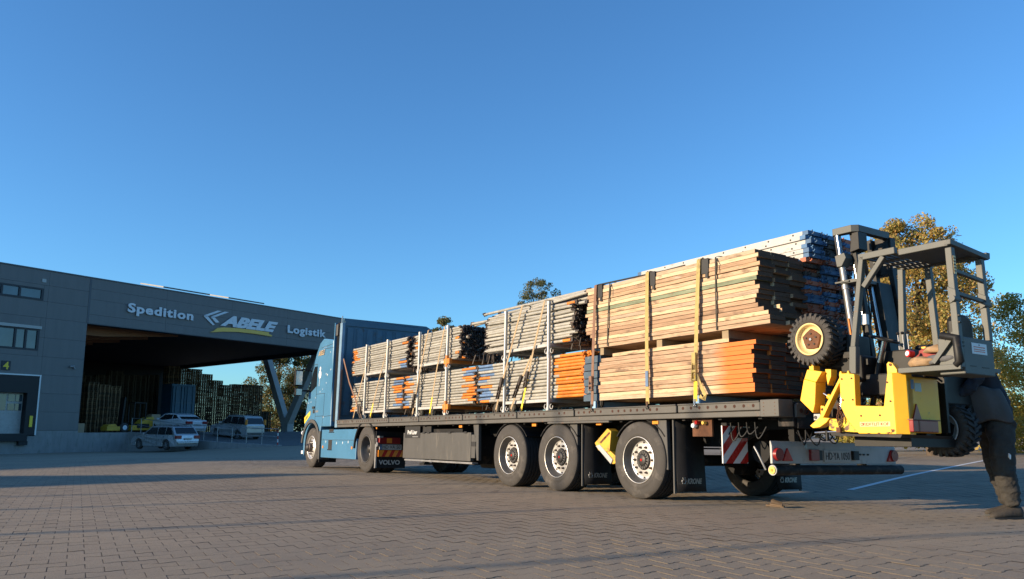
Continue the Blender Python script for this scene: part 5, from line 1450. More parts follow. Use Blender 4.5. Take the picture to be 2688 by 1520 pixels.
for xt, xb, z0, lab in ((.53,.60,2.03,'thin dark tie round the front half of the upper boards'),(-1.45,-1.43,2.03,'thin dark tie round the rear end of the upper boards')):
    mb = MB(); ribbon(mb, [(xb,1.243,z0),(xb+(xt-xb)*.5,1.25,2.5),(xt,1.246,2.91),(xt,1.2,2.93),(xt-.02,.9,2.935)], .020, .005); mb.tube([(xt,1.25,2.9),(xt-.05,1.27,2.82),(xt-.04,1.27,2.72)],.006,5)
    o = mb.build('tie', M_['strap_dark'], None, TM); tag(o, lab, 'tie')
# ropes from the deck stack to the boards
mb = MB(); mb.tube([(.83,1.2,2.94),(.1,.6,3.1),(-.4,.2,3.24)],.012,6); o = mb.build('rope', M_['strap_dark'], None, TM); tag(o, 'dark strap running slanting up over the steel decks', 'strap')
# tube racks: slanting straps
for lab, xt, xb, zt, m, ra, lo in (
  ('tan strap across the front racks, nearest the blue wall', 9.22, 9.83, 2.45, 'strap_tan', None, None),
  ('tan strap across the front racks, second from the blue wall', 8.08, 8.84, 2.72, 'strap_tan', None, (1.42,'num_yellow')),
  ('tan strap left of the orange upright, front one of the pair on the middle racks', 6.16, 6.70, 2.86, 'strap_tan', (1.35,1.62), None),
  ('yellow footed strap right before the orange upright of the middle racks', 5.47, 5.94, 2.86, 'strap_tan', None, (1.45,'num_yellow')),
  ('tan strap with dark ratchet before the front upright of the rear racks', 2.78, 3.52, 2.89, 'strap_tan', (1.40,1.74), None),
  ('tan strap with dark ratchet behind the front upright of the rear racks', 2.50, 3.06, 2.05, 'strap_tan', (1.40,1.74), None),
  ('bright yellow footed strap in the middle of the rear racks', 2.14, 2.74, 2.89, 'strap_tan', (1.55,1.80), (1.58,'num_yellow'))):
    strap(lab, xt, xb, 1.235, zt, m, ra, .042, .6, 'iron', lo)
mb = MB(); ribbon(mb, [(9.30,1.27,1.22),(9.7,1.26,1.6),(10.2,1.25,2.05),(10.74,1.22,2.66)], .05, .01); o = mb.build('lashing_strap', M_['strap_brown'], None, TM); tag(o, 'brown strap slanting from the blue front wall down to the deck edge', 'strap')
for x in (9.35,9.25):
    mb = MB(); ribbon(mb, [(x,1.28,1.2),(x+.12,1.285,1.36),(x+.2,1.28,1.5)], .05, .012); mb.box(x+.05,x+.12,1.27,1.31,1.30,1.46); o = mb.build('ratchet', M_['iron'], None, TM); tag(o, 'dark ratchet lying at the foot of the front racks', 'ratchet', 'ratchets at the foot of the front racks')
# rolled straps and bearers under the racks
for x, r_, lab in ((6.47,.085,'rolled strap under the middle rack, left of the yellow footed strap'),(5.95,.085,'rolled strap under the middle rack, right of the yellow footed strap'),(3.62,.085,'rolled strap under the rear rack, left of its front upright'),(3.12,.095,'rolled strap under the rear rack between the ratchets'),(.88,.085,'rolled strap beneath the blue timbers'),(9.0,.08,'rolled strap under the front rack')):
    mb = MB()
    for q in range(4): mb.torus((x,1.17,1.172+r_),(0,1,0),r_*(1-.22*q)-.006,.009,20,6,0)
    mb.cyl((x,1.14,1.172+r_),(x,1.19,1.172+r_),r_*.9,n=20); mb.cyl((x,1.185,1.172+r_),(x,1.197,1.172+r_),r_*.2,n=10)
    o = mb.build('strap_roll', M_['strap_dark'], None, TM); tag(o, lab, 'strap roll')
# hanging wedge pins below the tube ends
random.seed(4)
mb = MB()
for xc, z0 in ((7.38,1.37),(4.36,1.37),(7.15,2.22),(4.45,2.22),(1.55,2.24),(7.0,2.22),(4.1,2.24)):
    for q in range(9):
        x = xc+random.uniform(-.12,.12); y = 1.1-random.uniform(0,.5)
        mb.beam((x,y,z0+.03),(x+random.uniform(-.06,.06),y+random.uniform(-.03,.03),z0-random.uniform(.08,.16)),.012,.018)
o = mb.build('wedge_pins', M_['iron'], None, TM); tag(o, 'loose wedge pins dangling below the tube ends', 'wedge pins', kind='stuff')

# ------------------------------------------------------------------ truck mounted forklift hung on the trailer's rear
FL = thing('mounted_forklift', 'yellow and grey three wheeled forklift carried on the rear of the trailer', 'forklift', TM)
def fp(mb, name, mats, parent=None, **k):
    return mb.build(name, M_[mats] if isinstance(mats, str) else mats, parent or FL, **k)
def lug_wheel(cx, cz, yo, r=.285, wd=.235, rim='cream', disc='rust', inward=-1, lab=None):
    mb = MB(); M = T(cx, yo, cz)
    mb.lathe([(.165,-.03),(.175,-.012),(.21,.0),(r-.045,.0),(r-.03,-.02),(r-.03,-wd+.02),(r-.045,-wd),(.21,-wd),(.165,-wd+.02)], 36, 0, M=M, cap=False)
    n = 26
    for i in range(n):
        for side in (0,1):
            a = 2*math.pi*(i+.5*side)/n; ca, sa = math.cos(a), math.sin(a)
            y0 = -.004 if side == 0 else -wd+.004; y1 = -wd*.52 if side == 0 else -wd*.48
            a2 = a+.16; c2, s2 = math.cos(a2), math.sin(a2)
            r0, r1 = r-.034, r-.006
            h = .016/r
            V = []
            for (aa, yy) in ((a,y0),(a2,y1)):
                for da in (-.055,.055):
                    for rr in (r0, r1): V.append((math.cos(aa+da)*rr, yy, math.sin(aa+da)*rr))
            mb.add(V, [(0,1,3,2),(4,6,7,5),(0,4,5,1),(2,3,7,6),(0,2,6,4),(1,5,7,3)], 1, M=M)
            if side == 0:
                V = []
                for rr in (r-.075, r-.014):
                    for da in (-.05,.05):
                        for yy in (-.015,.006): V.append((math.cos(a+da)*rr, yy, math.sin(a+da)*rr))
                mb.add(V, [(0,1,3,2),(4,6,7,5),(0,4,5,1),(2,3,7,6),(0,2,6,4),(1,5,7,3)], 0, M=M)
    wl_ = fp(mb, 'wheel', [M_['rubber'], M_['tread']])
    if lab: wl_['label'] = lab
    mb = MB(); mb.lathe([(.168,-.01),(.172,.006),(.16,.008),(.152,-.01),(.145,-.045),(.12,-.055),(.0,-.055)], 32, 0, M=M, cap=False)
    P = []
    mb.build('rim', M_[rim], wl_)
    mb = MB()
    for i in range(10):
        a = 2*math.pi*i/10+.3; rr = .115 if i % 2 == 0 else .098; P.append((cx+math.cos(a)*rr, cz+math.sin(a)*rr))
    mb.prism(P, 'xz', yo-.054, yo-.03)
    for i in range(5):
        a = 2*math.pi*i/5+.3; mb.cyl((cx+math.cos(a)*.062,yo-.03,cz+math.sin(a)*.062),(cx+math.cos(a)*.062,yo-.018,cz+math.sin(a)*.062),.011,n=6,mat=1)
    mb.cyl((cx,yo-.03,cz),(cx,yo-.012,cz),.020,.014,10,2)
    mb.build('hub_plate', [M_[disc], M_['iron'], M_['chrome']], wl_, bevel=.003, seg=1)
    return wl_
lug_wheel(-2.67, 1.80, 1.19, lab='raised front wheel with cream rim')
lug_wheel(-3.47, .885, .24, rim='dirty_white', disc='mast_black', lab='rear wheel with worn pale rim')
mb = MB(); mb.cyl((-2.67,.96,1.8),(-2.67,.3,1.8),.06,n=12); mb.box(-2.95,-2.6,.55,.93,1.5,1.85); mb.box(-3.1,-2.85,.6,.95,1.35,1.62); fp(mb, 'axle_arm', 'mast_black', bevel=.02)
mb = MB(); mb.cyl((-3.47,.0,.885),(-3.47,-.35,.885),.09,n=12); mb.box(-3.6,-3.3,-.35,-.1,.86,1.4)
fp(mb, 'axle_arm', 'mast_black', bevel=.02)
# a lot of small dark machinery
random.seed(9); mb = MB()
for k in range(26):
    x, y, z = random.uniform(-3.1,-2.68), random.uniform(.35,1.0), random.uniform(1.25,1.62)
    if random.random() < .5: mb.box(x-.04,x+.04,y-.03,y+.03,z-.03,z+.03)
    else: mb.tube([(x,y,z),(x-.08,y+.03,z+.07),(x-.18,y,z+.05)],.012,5)
fp(mb, 'hydraulics', 'mast_black')
# yellow arm carrying the raised wheel
mb = MB(); mb.prism([(-2.575,1.385),(-2.72,1.345),(-2.695,1.12),(-2.665,1.03),(-2.515,1.165)], 'xz', 1.02, 1.19)
mb.prism([(-2.575,1.386),(-2.62,1.485),(-2.80,1.45),(-2.72,1.346)], 'xz', 1.02, 1.185)
mb.box(-2.68,-2.625,1.05,1.16,1.46,1.545)
fp(mb, 'wheel_arm', 'yellow', bevel=.006)
mb = MB(); mb.prism([(-2.79,1.48),(-2.86,1.475),(-2.855,1.40),(-2.81,1.31)], 'xz', 1.02, 1.12); fp(mb, 'arm_bracket', 'yellow', bevel=.004)
mb = MB(); mb.prism([(-2.74,1.105),(-2.785,1.10),(-2.785,1.02),(-2.735,1.02)], 'xz', 1.1, 1.16); o = fp(mb, 'lug', 'yellow', bevel=.004)
m2 = MB(); m2.cyl((-2.76,1.155,1.065),(-2.76,1.163,1.065),.015,n=10); m2.build('pin_hole', M_['rust_hole'], o)
mb = MB(); mb.box(-2.745,-2.665,1.1,1.18,.955,1.02); o = fp(mb, 'clamp_plate', 'dirty_white', bevel=.004)
m2 = MB(); m2.cyl((-2.69,1.18,.985),(-2.69,1.187,.985),.018,n=12); m2.build('pin_hole', M_['iron'], o)
mb = MB(); mb.cyl((-2.76,1.12,1.23),(-2.81,1.12,1.2),.014,n=10); mb.cyl((-2.81,1.12,1.2),(-2.88,1.12,1.165),.027,n=12,mat=1); fp(mb, 'arm_ram', [M_['chrome'],M_['yellow']])
# side frame: diagonal, plate with a square cut, base
mb = MB()
mb.prism([(-3.02,1.41),(-3.06,1.41),(-3.0,1.33),(-2.785,.985),(-2.71,.93),(-2.745,1.0)], 'xz', 1.10, 1.185)
mb.prism([(-2.62,.90),(-2.74,.985),(-2.86,.975),(-2.82,.93),(-2.74,.885),(-2.66,.875)], 'xz', 1.08, 1.19)
fp(mb, 'diagonal_brace', 'yellow', bevel=.005)
plate = [(-3.0,1.41),(-3.01,1.44),(-3.025,1.44),(-3.03,1.415),(-3.09,1.415),(-3.095,1.44),(-3.11,1.44),(-3.115,1.41),(-3.172,1.40),(-3.165,1.09),(-3.465,1.075),(-3.525,1.39),(-3.575,1.39),(-3.575,.812),(-3.18,.818),(-3.06,.95),(-3.0,1.08)]
mb = MB(); mb.prism(plate, 'xz', 1.10, 1.19); sp = fp(mb, 'side_plate', 'yellow', bevel=.006)
mb = MB(); mb.prism([(-2.83,.86),(-2.84,.97),(-2.95,.965),(-3.02,.985),(-3.16,.83),(-2.9,.845)], 'xz', 1.09, 1.17); fp(mb, 'base_bracket', 'yellow_rust', bevel=.006)
mb = MB(); random.seed(31)
def blotch(mb, cx, cz, rx_, rz_, n=18):
    P = []
    for i in range(n):
        a = 2*math.pi*i/n; k_ = random.uniform(.55,1.25); P.append((cx+math.cos(a)*rx_*k_, cz+math.sin(a)*rz_*k_))
    mb.prism(P, 'xz', 1.1905, 1.1915)
blotch(mb, -3.54, .845, .025, .02); blotch(mb, -3.50, .825, .03, .008); blotch(mb, -3.40, .823, .02, .005); blotch(mb, -3.29,.822,.02,.004)
mb.build('rust_patch', M_['rust'], sp)
mb = MB(); mb.box(-3.52,-3.20,1.1905,1.1915,.885,.93); stk = mb.build('sticker', M_['cream'], sp)
text('lettering', 'KIDFTLIT·KOF', .27, .030, .002, M_['red_plastic'], stk, face_M((-3.235,1.1918,.893),(-1,0,0),(0,0,1)), bold=.01)
m2 = MB(); m2.torus((-3.222,1.192,.908),(0,1,0),.012,.003,12,4); m2.build('emblem', M_['iron'], stk)
# bevelled corner post and rear panel
mb = MB(); mb.prism([(-3.576,1.19),(-3.655,1.095),(-3.655,1.0),(-3.5,1.0),(-3.576,1.1)], 'xy', .812, 1.39); fp(mb, 'corner_post', 'yellow', bevel=.005)
mb = MB(); mb.prism([(-3.50,1.36),(-3.60,1.36),(-3.60,1.42),(-3.56,1.48),(-3.52,1.50),(-3.50,1.48)], 'xz', 1.08, 1.15); mb.cyl((-3.54,1.15,1.47),(-3.54,1.16,1.47),.014,n=8,mat=1); fp(mb, 'hinge_lug', [M_['yellow'],M_['rust']], bevel=.004)
mb = MB(); mb.box(-3.655,-3.50,.56,1.09,.83,1.36); rp = fp(mb, 'counterweight', 'yellow', bevel=.012)
mb = MB(); mb.prism([(1.045,.955),(.91,.955),(.975,1.10)], 'yz', -3.668, -3.655); mb.build('triangle_reflector', M_['dark_red'], rp)
mb = MB(); mb.box(-3.70,-3.655,.69,1.11,.835,.945); tl = mb.build('tail_lamp', M_['dark_red'], rp, bevel=.006)
mb = MB(); mb.box(-3.705,-3.65,.66,1.12,.945,.955); mb.box(-3.703,-3.70,1.0,1.02,.84,.94); mb.build('lamp_cover', M_['strap_brown'], tl)
mb = MB(); mb.box(-3.657,-3.655,.86,.97,1.22,1.30); mb.build('label_plate', M_['steel_dull'], rp)
mb = MB(); mb.box(-3.657,-3.655,.98,1.03,1.24,1.33); mb.build('label_plate', M_['blue_paint'], rp)
mb = MB(); mb.box(-3.4,-2.9,.35,.95,.86,.95); fp(mb, 'inner_frame', 'yellow_rust', bevel=.006)
mb = MB(); mb.box(-3.46,-3.15,.52,.60,1.22,1.36); mb.box(-3.30,-3.25,.54,.60,.96,1.22); fp(mb, 'inner_beam', 'yellow_rust', bevel=.006)
mb = MB(); mb.box(-3.64,-2.95,.38,.42,.84,1.42); fp(mb, 'inner_plate', 'mast_black')  # dark sheet added so the slot in the side plate reads as shade
mb = MB(); mb.prism([(-2.86,.80),(-3.6,.78),(-3.62,.81),(-3.1,.815),(-2.84,.84)], 'xz', .3, 1.17); mb.box(-3.6,-3.0,.2,1.0,.70,.79); fp(mb, 'skid', 'mast_black')
mb = MB(); mb.box(-3.02,-2.75,.9,1.0,.98,1.25); fp(mb, 'inner_plate', 'mast_black')
# chain and tow bar
mb = MB(); pts = [(-2.985,1.205,1.08),(-2.985,1.21,1.0),(-2.99,1.21,.93),(-2.985,1.21,.87)]
for i in range(16):
    f = i/15; p = Vector((-2.975-.01*math.sin(f*9),1.205,1.10-.25*f)); mb.torus(p,(1,0,0) if i%2 else (0,1,0),.013,.0045,8,5)
for i in range(10):
    f = i/9; p = Vector((-2.985-.03*f-.02*math.sin(f*3),1.205,1.05-.12*f)); mb.torus(p,(1,0,0) if i%2 else (0,1,0),.011,.004,8,5)
mb.box(-3.0,-2.955,1.19,1.225,.83,.88); fp(mb, 'chain', 'rust')
mb = MB(); mb.cyl((-2.99,1.15,1.26),(-2.985,1.17,1.06),.014,n=8); fp(mb, 'pin', 'chrome')
mb = MB(); mb.cyl((-2.66,1.16,.83),(-2.93,1.16,.84),.013,n=10); mb.cyl((-2.80,1.16,.85),(-2.80,1.16,.75),.018,n=8,mat=1); fp(mb, 'drawbar_pin', [M_['chrome'],M_['mast_black']])
# grey cab frame
CG = []
def bar(name, *segs_, w_=.055, h=.055, m='cage_grey', up=(0,1,0), parent=None):
    mb = MB()
    for p, q in segs_: mb.beam(p, q, w_, h, up=up)
    return fp(mb, name, m, parent, bevel=.004, seg=1)
bar('cab_post', ((-3.31,1.13,2.58),(-3.15,1.13,1.66)), w_=.052, h=.06)
bar('cab_post', ((-3.155,1.13,1.68),(-3.135,1.13,1.41)), w_=.075, h=.07)
bar('cab_post', ((-4.185,1.12,2.50),(-4.19,1.12,1.40)), w_=.06, h=.06)
bar('cab_post', ((-4.18,.60,2.46),(-4.19,.60,1.68)), w_=.06, h=.06)
bar('cab_post', ((-3.27,.40,2.55),(-3.21,.40,1.42)), w_=.06, h=.055)
bar('cab_post', ((-3.56,.40,2.55),(-3.60,.40,1.42)), w_=.06, h=.055)
bar('cab_brace', ((-3.305,1.13,2.27),(-3.54,1.13,2.54)), w_=.05, h=.05)
bar('roof_beam', ((-3.275,1.13,2.575),(-3.67,1.13,2.575)), w_=.065, h=.06)
bar('roof_beam', ((-3.71,1.13,2.545),(-4.19,1.13,2.545)), w_=.06, h=.06)
bar('roof_beam', ((-4.19,1.16,2.55),(-4.19,.50,2.49)), w_=.06, h=.05, up=(0,0,1))
bar('roof_beam', ((-3.28,.40,2.575),(-4.19,.45,2.52)), w_=.06, h=.06)
mb = MB(); mb.box(-4.16,-3.62,.43,1.10,2.535,2.55)
for i in range(6): mb.box(-3.62+.055*i-.0,-3.62+.055*i+.03,.43,1.10,2.55,2.56)
for y in (.55,.72,.90): mb.box(-3.62,-3.29,y-.03,y+.03,2.54,2.555)
fp(mb, 'roof_plate', 'cage_grey')
bar('rear_rung', ((-4.19,1.10,2.29),(-4.19,.62,2.25)), w_=.04, h=.035, up=(0,0,1))
bar('rear_rung', ((-4.19,1.10,2.08),(-4.19,.62,2.05)), w_=.04, h=.035, up=(0,0,1))
for y in (1.125,.605):
    mb = MB(); mb.prism([(-4.15,2.14),(-4.225,2.10),(-4.225,2.0),(-4.16,1.98)], 'xz', y-.035, y+.035); mb.cyl((-4.2,y-.06,2.02),(-4.2,y+.06,2.02),.028,n=10); fp(mb, 'folding_joint', 'cage_grey', bevel=.004)
mb = MB()
for z in (1.86,1.80,1.62,1.585): mb.box(-4.235,-4.215,1.10,1.15,z,z+.012)
fp(mb, 'clip', 'mast_black')
mb = MB(); mb.box(-4.2,-3.62,.45,1.16,1.385,1.425); mb.box(-4.215,-3.62,1.14,1.165,1.38,1.43); fp(mb, 'floor_plate', 'cage_grey', bevel=.005)
mb = MB(); mb.box(-3.5,-3.19,.50,.72,1.42,1.66); fp(mb, 'cowl', 'mast_black', bevel=.012)
mb = MB(); mb.box(-4.215,-3.98,.575,1.09,1.345,1.68); bx = fp(mb, 'battery_box', 'cage_grey', bevel=.01)
mb = MB(); mb.box(-4.219,-4.2155,.70,.955,1.535,1.635); lbp = mb.build('label_plate', M_['white_paint'], bx)
for z in (1.60,1.578,1.56):
    m2 = MB(); m2.box(-4.2205,-4.2192,.735,.925,z-.006,z+.004); m2.build('red_line', M_['red_plastic'], lbp)
m2 = MB(); m2.cyl((-4.22,.83,1.62),(-4.2192,.83,1.62),.008,n=10); m2.build('emblem', M_['black'], lbp)
m2 = MB(); m2.box(-4.218,-4.215,.9,1.0,1.418,1.424); m2.build('slot', M_['black'], bx)
m2 = MB(); m2.box(-4.218,-4.215,.68,.8,1.415,1.421); m2.build('slot', M_['black'], bx)
mb = MB(); mb.tube([(-4.05,1.13,1.70),(-4.2,1.165,1.66),(-4.21,1.165,1.45),(-4.17,1.16,1.42)],[.035,.04,.04,.03],10); fp(mb, 'side_pad', 'mast_black')
mb = MB(); mb.beam((-3.95,1.12,1.46),(-4.17,1.12,1.72),.04,.03,up=(0,1,0)); fp(mb, 'cab_brace', 'cage_grey')
# seat
mb = MB(); P = [(.66,1.62),(.66,1.85),(.70,1.90),(.78,1.925),(.86,1.92),(.93,1.90),(.96,1.85),(.96,1.62)]
mb.prism(P, 'yz', -4.10, -4.0); fp(mb, 'seat_back', 'mast_black', bevel=.03)
mb = MB(); mb.box(-4.0,-3.65,.5,.95,1.44,1.52); fp(mb, 'seat', 'mast_black', bevel=.02)
# steering column and wheel
mb = MB(); mb.cyl((-3.27,.80,1.76),(-3.20,.80,1.54),.03,n=12); mb.cyl((-3.20,.80,1.54),(-3.10,.82,1.08),.027,n=12,mat=1); fp(mb, 'steering_column', [M_['chrome'],M_['mast_black']])
mb = MB(); ax = Vector((-.35,0,1)); mb.torus((-3.26,.78,1.775),ax,.14,.013,28,8)
for a in (0,2.1,4.2): mb.beam((-3.26,.78,1.765),(-3.26+math.cos(a)*.13,.78+math.sin(a)*.14,1.775+.045*math.cos(a)),.02,.012)
mb.cyl((-3.255,.78,1.735),(-3.262,.78,1.775),.03,n=10); fp(mb, 'steering_wheel', 'mast_black')
# engine cover on the far side
mb = MB(); mb.prism([(-3.25,1.45),(-3.66,1.45),(-3.66,1.64),(-3.55,1.74),(-3.25,1.76)], 'xz', -.25, .25); fp(mb, 'engine_cover', 'mast_black', bevel=.03)
mb = MB(); mb.prism([(-3.36,1.56),(-3.62,1.56),(-3.40,1.73),(-3.34,1.73)], 'xz', .25, .262); fp(mb, 'engine_stripe', 'yellow')
mb = MB(); mb.box(-3.6,-3.2,-.25,.4,1.12,1.45); fp(mb, 'engine_block', 'mast_black', bevel=.02)
mb = MB(); mb.box(-3.5,-2.9,-.2,.9,1.2,1.42); mb.box(-3.15,-2.75,-.2,.6,1.4,1.62); fp(mb, 'front_cowl', 'mast_black', bevel=.015)
# mast: two pairs of rails leaning back, top yoke, chains, rams
lean = -.14   # x shift per metre of height
def mx(x, z): return x - (3.1-z)*.10
mb = MB()
for y, x in ((.36,-2.50),(.30,-2.66),(-.17,-2.56),(-.22,-2.74)):
    mb.beam((mx(x,1.35),y,1.35),(mx(x,3.1),y,3.1),.05 if y>0 else .06,.07,up=(0,1,0))
MS = fp(mb, 'mast', 'mast_black', bevel=.004, seg=1)
mb = MB()
mb.prism([(-2.44,.36),(-2.48,.42),(-2.72,.42),(-2.78,.36),(-2.78,-.22),(-2.70,-.26),(-2.70,.30),(-2.52,.34)], 'xy', 3.085, 3.165); mb.build('top_yoke', M_['cage_grey'], MS, bevel=.004)
mb = MB(); mb.box(-2.80,-2.56,-.30,-.20,2.66,3.10); mb.build('chain_guard', M_['mast_black'], MS, bevel=.004)
mb = MB(); mb.prism([(-2.66,2.86),(-2.78,2.88),(-2.78,3.08),(-2.70,3.08)],'xz',.22,.38); mb.build('chain_guard', M_['mast_black'], MS, bevel=.004)
mb = MB(); mb.cyl((-2.72,-.12,2.92),(-2.72,-.18,2.92),.09,n=20); mb.build('pulley', M_['mast_black'], MS)
mb = MB(); mb.cyl((mx(-2.53,3.08),.40,3.08),(mx(-2.53,2.80),.40,2.80),.026,n=12); mb.build('chrome_rod', M_['chrome'], MS)
mb = MB(); mb.prism([(-2.52,2.83),(-2.64,2.85),(-2.66,2.79),(-2.60,2.70),(-2.54,2.70)],'xz',.33,.46); mb.box(-2.68,-2.5,.25,.46,2.51,2.53); mb.box(-2.78,-2.56,-.2,.44,2.50,2.54); mb.build('cross_yoke', M_['cage_grey'], MS, bevel=.004)
mb = MB(); mb.cyl((mx(-2.53,2.7),.40,2.70),(mx(-2.53,1.5),.40,1.5),.032,n=12); mb.cyl((mx(-2.53,2.49),.40,2.49),(mx(-2.53,2.44),.40,2.44),.042,n=12); mb.build('ram_cylinder', M_['steel_dull'], MS)
mb = MB(); mb.cyl((mx(-2.53,2.1),.435,2.1),(mx(-2.53,1.7),.435,1.7),.012,n=6); mb.build('red_hose', M_['orange'], MS)
mb = MB(); mb.cyl((mx(-2.63,2.72),.31,2.72),(mx(-2.63,2.10),.31,2.10),.022,n=12); mb.build('chrome_rod', M_['chrome'], MS)
mb = MB(); mb.box(-2.80,-2.71,.31,.37,2.02,2.14); mb.build('reservoir', M_['white_paint'], MS, bevel=.01)
mb = MB(); mb.cyl((mx(-2.64,2.62),.08,2.62),(mx(-2.66,1.86),.08,1.86),.030,n=12); mb.build('chrome_rod', M_['chrome'], MS)
mb = MB(); mb.beam((mx(-2.60,2.9),.06,2.9),(mx(-2.62,1.8),.06,1.8),.03,.03); mb.build('chain', M_['rust'], MS)
mb = MB(); mb.beam((mx(-2.68,2.5),-.03,2.52),(mx(-2.70,1.5),-.03,1.5),.24,.12,up=(1,0,0)); mb.build('inner_mast', M_['mast_black'], MS)
mb = MB()
for i in range(40): mb.box(-2.60-.004,-2.585,.18,.21,2.45+.0158*i,2.45+.0158*i+.011)
mb.build('lift_chain', M_['iron'], MS)
mb = MB()
for k in range(8):
    z0 = random.uniform(2.2,3.0); mb.tube([(mx(-2.6,z0),.28,z0),(mx(-2.62,z0-.2),.33,z0-.25),(mx(-2.6,z0-.5),.26,z0-.5)],.011,5)
mb.build('hose', M_['mast_black'], MS)
mb = MB()   # forks in the trailer's pockets
for y in (.28,-.28): mb.box(-2.7,-1.3,y-.06,y+.06,.93,.985)
fp(mb, 'fork', 'mast_black')

# hoses, bolts, levers and decals that make it a working machine
random.seed(77)
for k in range(9):
    x0, y0, z0 = -3.12-.03*k, random.uniform(.5,.95), random.uniform(1.0,1.3)
    x1, y1, z1 = x0-random.uniform(.1,.3), y0+random.uniform(-.2,.2), z0+random.uniform(-.2,.25); sg = random.uniform(.05,.14)
    mb = MB(); mb.tube([(x0+(x1-x0)*q/8, y0+(y1-y0)*q/8, z0+(z1-z0)*q/8+sg*math.sin(math.pi*q/8)) for q in range(9)], .011, 6); fp(mb, 'hydraulic_hose', 'mast_black')
for k in range(6):
    y0 = .42-.05*k; mb = MB(); mb.tube([(-2.72-.02*math.sin(q*.8), y0+.02*math.sin(q*.6+k), 2.45-.12*q) for q in range(9)], .010, 6); mb.build('hose', M_['mast_black'], MS)
for x, z in ((-3.03,1.36),(-3.14,1.36),(-3.03,1.15),(-3.14,1.15),(-3.52,1.30),(-3.54,1.12),(-3.22,.99),(-3.42,.99)):
    mb = MB(); mb.cyl((x,1.19,z),(x,1.198,z),.010,n=6); mb.build('bolt', M_['rust'], sp)
for k, x in enumerate((-3.38,-3.43,-3.48)):
    mb = MB(); mb.cyl((x,.72,1.66),(x+.02,.70,1.82),.007,n=6); mb.lathe([(.0,-.018),(.016,-.008),(.016,.008),(.0,.018)], 8, 1, M=T(x+.02,.70,1.83)); fp(mb, 'lever', [M_['steel_dull'],M_['black']])
mb = MB(); mb.cyl((-4.02,.72,2.56),(-4.02,.72,2.60),.035,n=12); mb.cyl((-4.02,.72,2.60),(-4.02,.72,2.655),.03,.022,12,1); fp(mb, 'work_lamp', [M_['mast_black'],M_['amber']])
mb = MB(); mb.box(-3.62,-3.56,1.155,1.165,1.9,1.96)
mb = MB(); mb.box(-4.2205,-4.2195,1.098,1.142,2.25,2.42); fp(mb, 'decal', 'cream')
for q in range(5):
    mb = MB(); mb.box(-4.2212,-4.2206,1.102,1.138,2.27+.03*q,2.283+.03*q); fp(mb, 'decal_line', 'strap_brown')
# things left on the forklift floor
def lump(name, lab, cat, c, rad, m, seed, sq=(1,1,1), grp=None, amp=.35):
    bm = bmesh.new(); bmesh.ops.create_icosphere(bm, subdivisions=3, radius=1)
    for v in bm.verts:
        d = mnoise.noise(v.co*1.7+Vector((seed*3.1,0,0)))*amp + mnoise.noise(v.co*4.3+Vector((0,seed*1.7,0)))*amp*.35
        v.co = Vector((v.co.x*sq[0]*rad*(1+d), v.co.y*sq[1]*rad*(1+d), max(v.co.z, -.55)*sq[2]*rad*(1+d)))
    me = bpy.data.meshes.new(name); bm.to_mesh(me); bm.free(); me.materials.append(m)
    me.polygons.foreach_set('use_smooth', [True]*len(me.polygons))
    return tag(inst(name, me, None, TM @ T(c)), lab, cat, grp)
lump('work_glove', 'tan leather work glove lying on the forklift floor plate', 'glove', (-3.80,1.02,1.475), .13, M_['leather_brown'], 1, (1.1,.8,.45))
lump('folded_jacket', 'crumpled dark red jacket lying behind the tan glove on the forklift', 'jacket', (-3.78,.80,1.56), .15, M_['cloth_red'], 2, (1.2,.9,.55))
lump('rag', 'brown rag draped over the dark red jacket on the forklift', 'rag', (-3.86,.90,1.60), .10, M_['leather_brown'], 5, (1.2,.7,.5))
lump('tool_bag', 'dark grey tool bag at the rear of the forklift floor', 'bag', (-4.0,1.0,1.49), .14, M_['cloth_grey'], 3, (1.3,.8,.5))
mb = MB(); mb.cyl((-3.68,1.0,1.57),(-3.66,1.05,1.575),.035,n=14); mb.cyl((-3.66,1.05,1.575),(-3.658,1.056,1.576),.024,n=12,mat=1); o = mb.build('bottle', [M_['red_plastic'],M_['letter']], None, TM, bevel=.004); tag(o, 'red and white bottle cap end showing beside the red jacket', 'bottle')

# ------------------------------------------------------------------ debris on the ground
db = thing('broken_lath', 'broken splintered piece of brown lath lying on the pavers', 'wood', T(3.03,9.58,gzf(3.03,9.58)) @ Rz(R(-62)))
random.seed(3)
for k, (L_, w_, h, a) in enumerate(((.26,.05,.02,0),(.16,.025,.015,8),(.20,.02,.03,-10))):
    mb = MB(); mb.add([(-L_/2,-w_/2,0),(L_/2,-w_*.2,0),(L_/2*.9,w_/2,0),(-L_/2*.95,w_/2,0),(-L_/2,-w_/2,h),(L_/2,-w_*.2,h*.6),(L_/2*.9,w_/2,h),(-L_/2*.95,w_/2,h*1.4)], [(0,1,2,3),(4,7,6,5),(0,4,5,1),(1,5,6,2),(2,6,7,3),(3,7,4,0)])
    mb.build('splinter', M_['wood_dark'], db, T(.03*k,-.02*k,.004+.018*k) @ Rz(R(a)) @ Ry(R(3*k)))

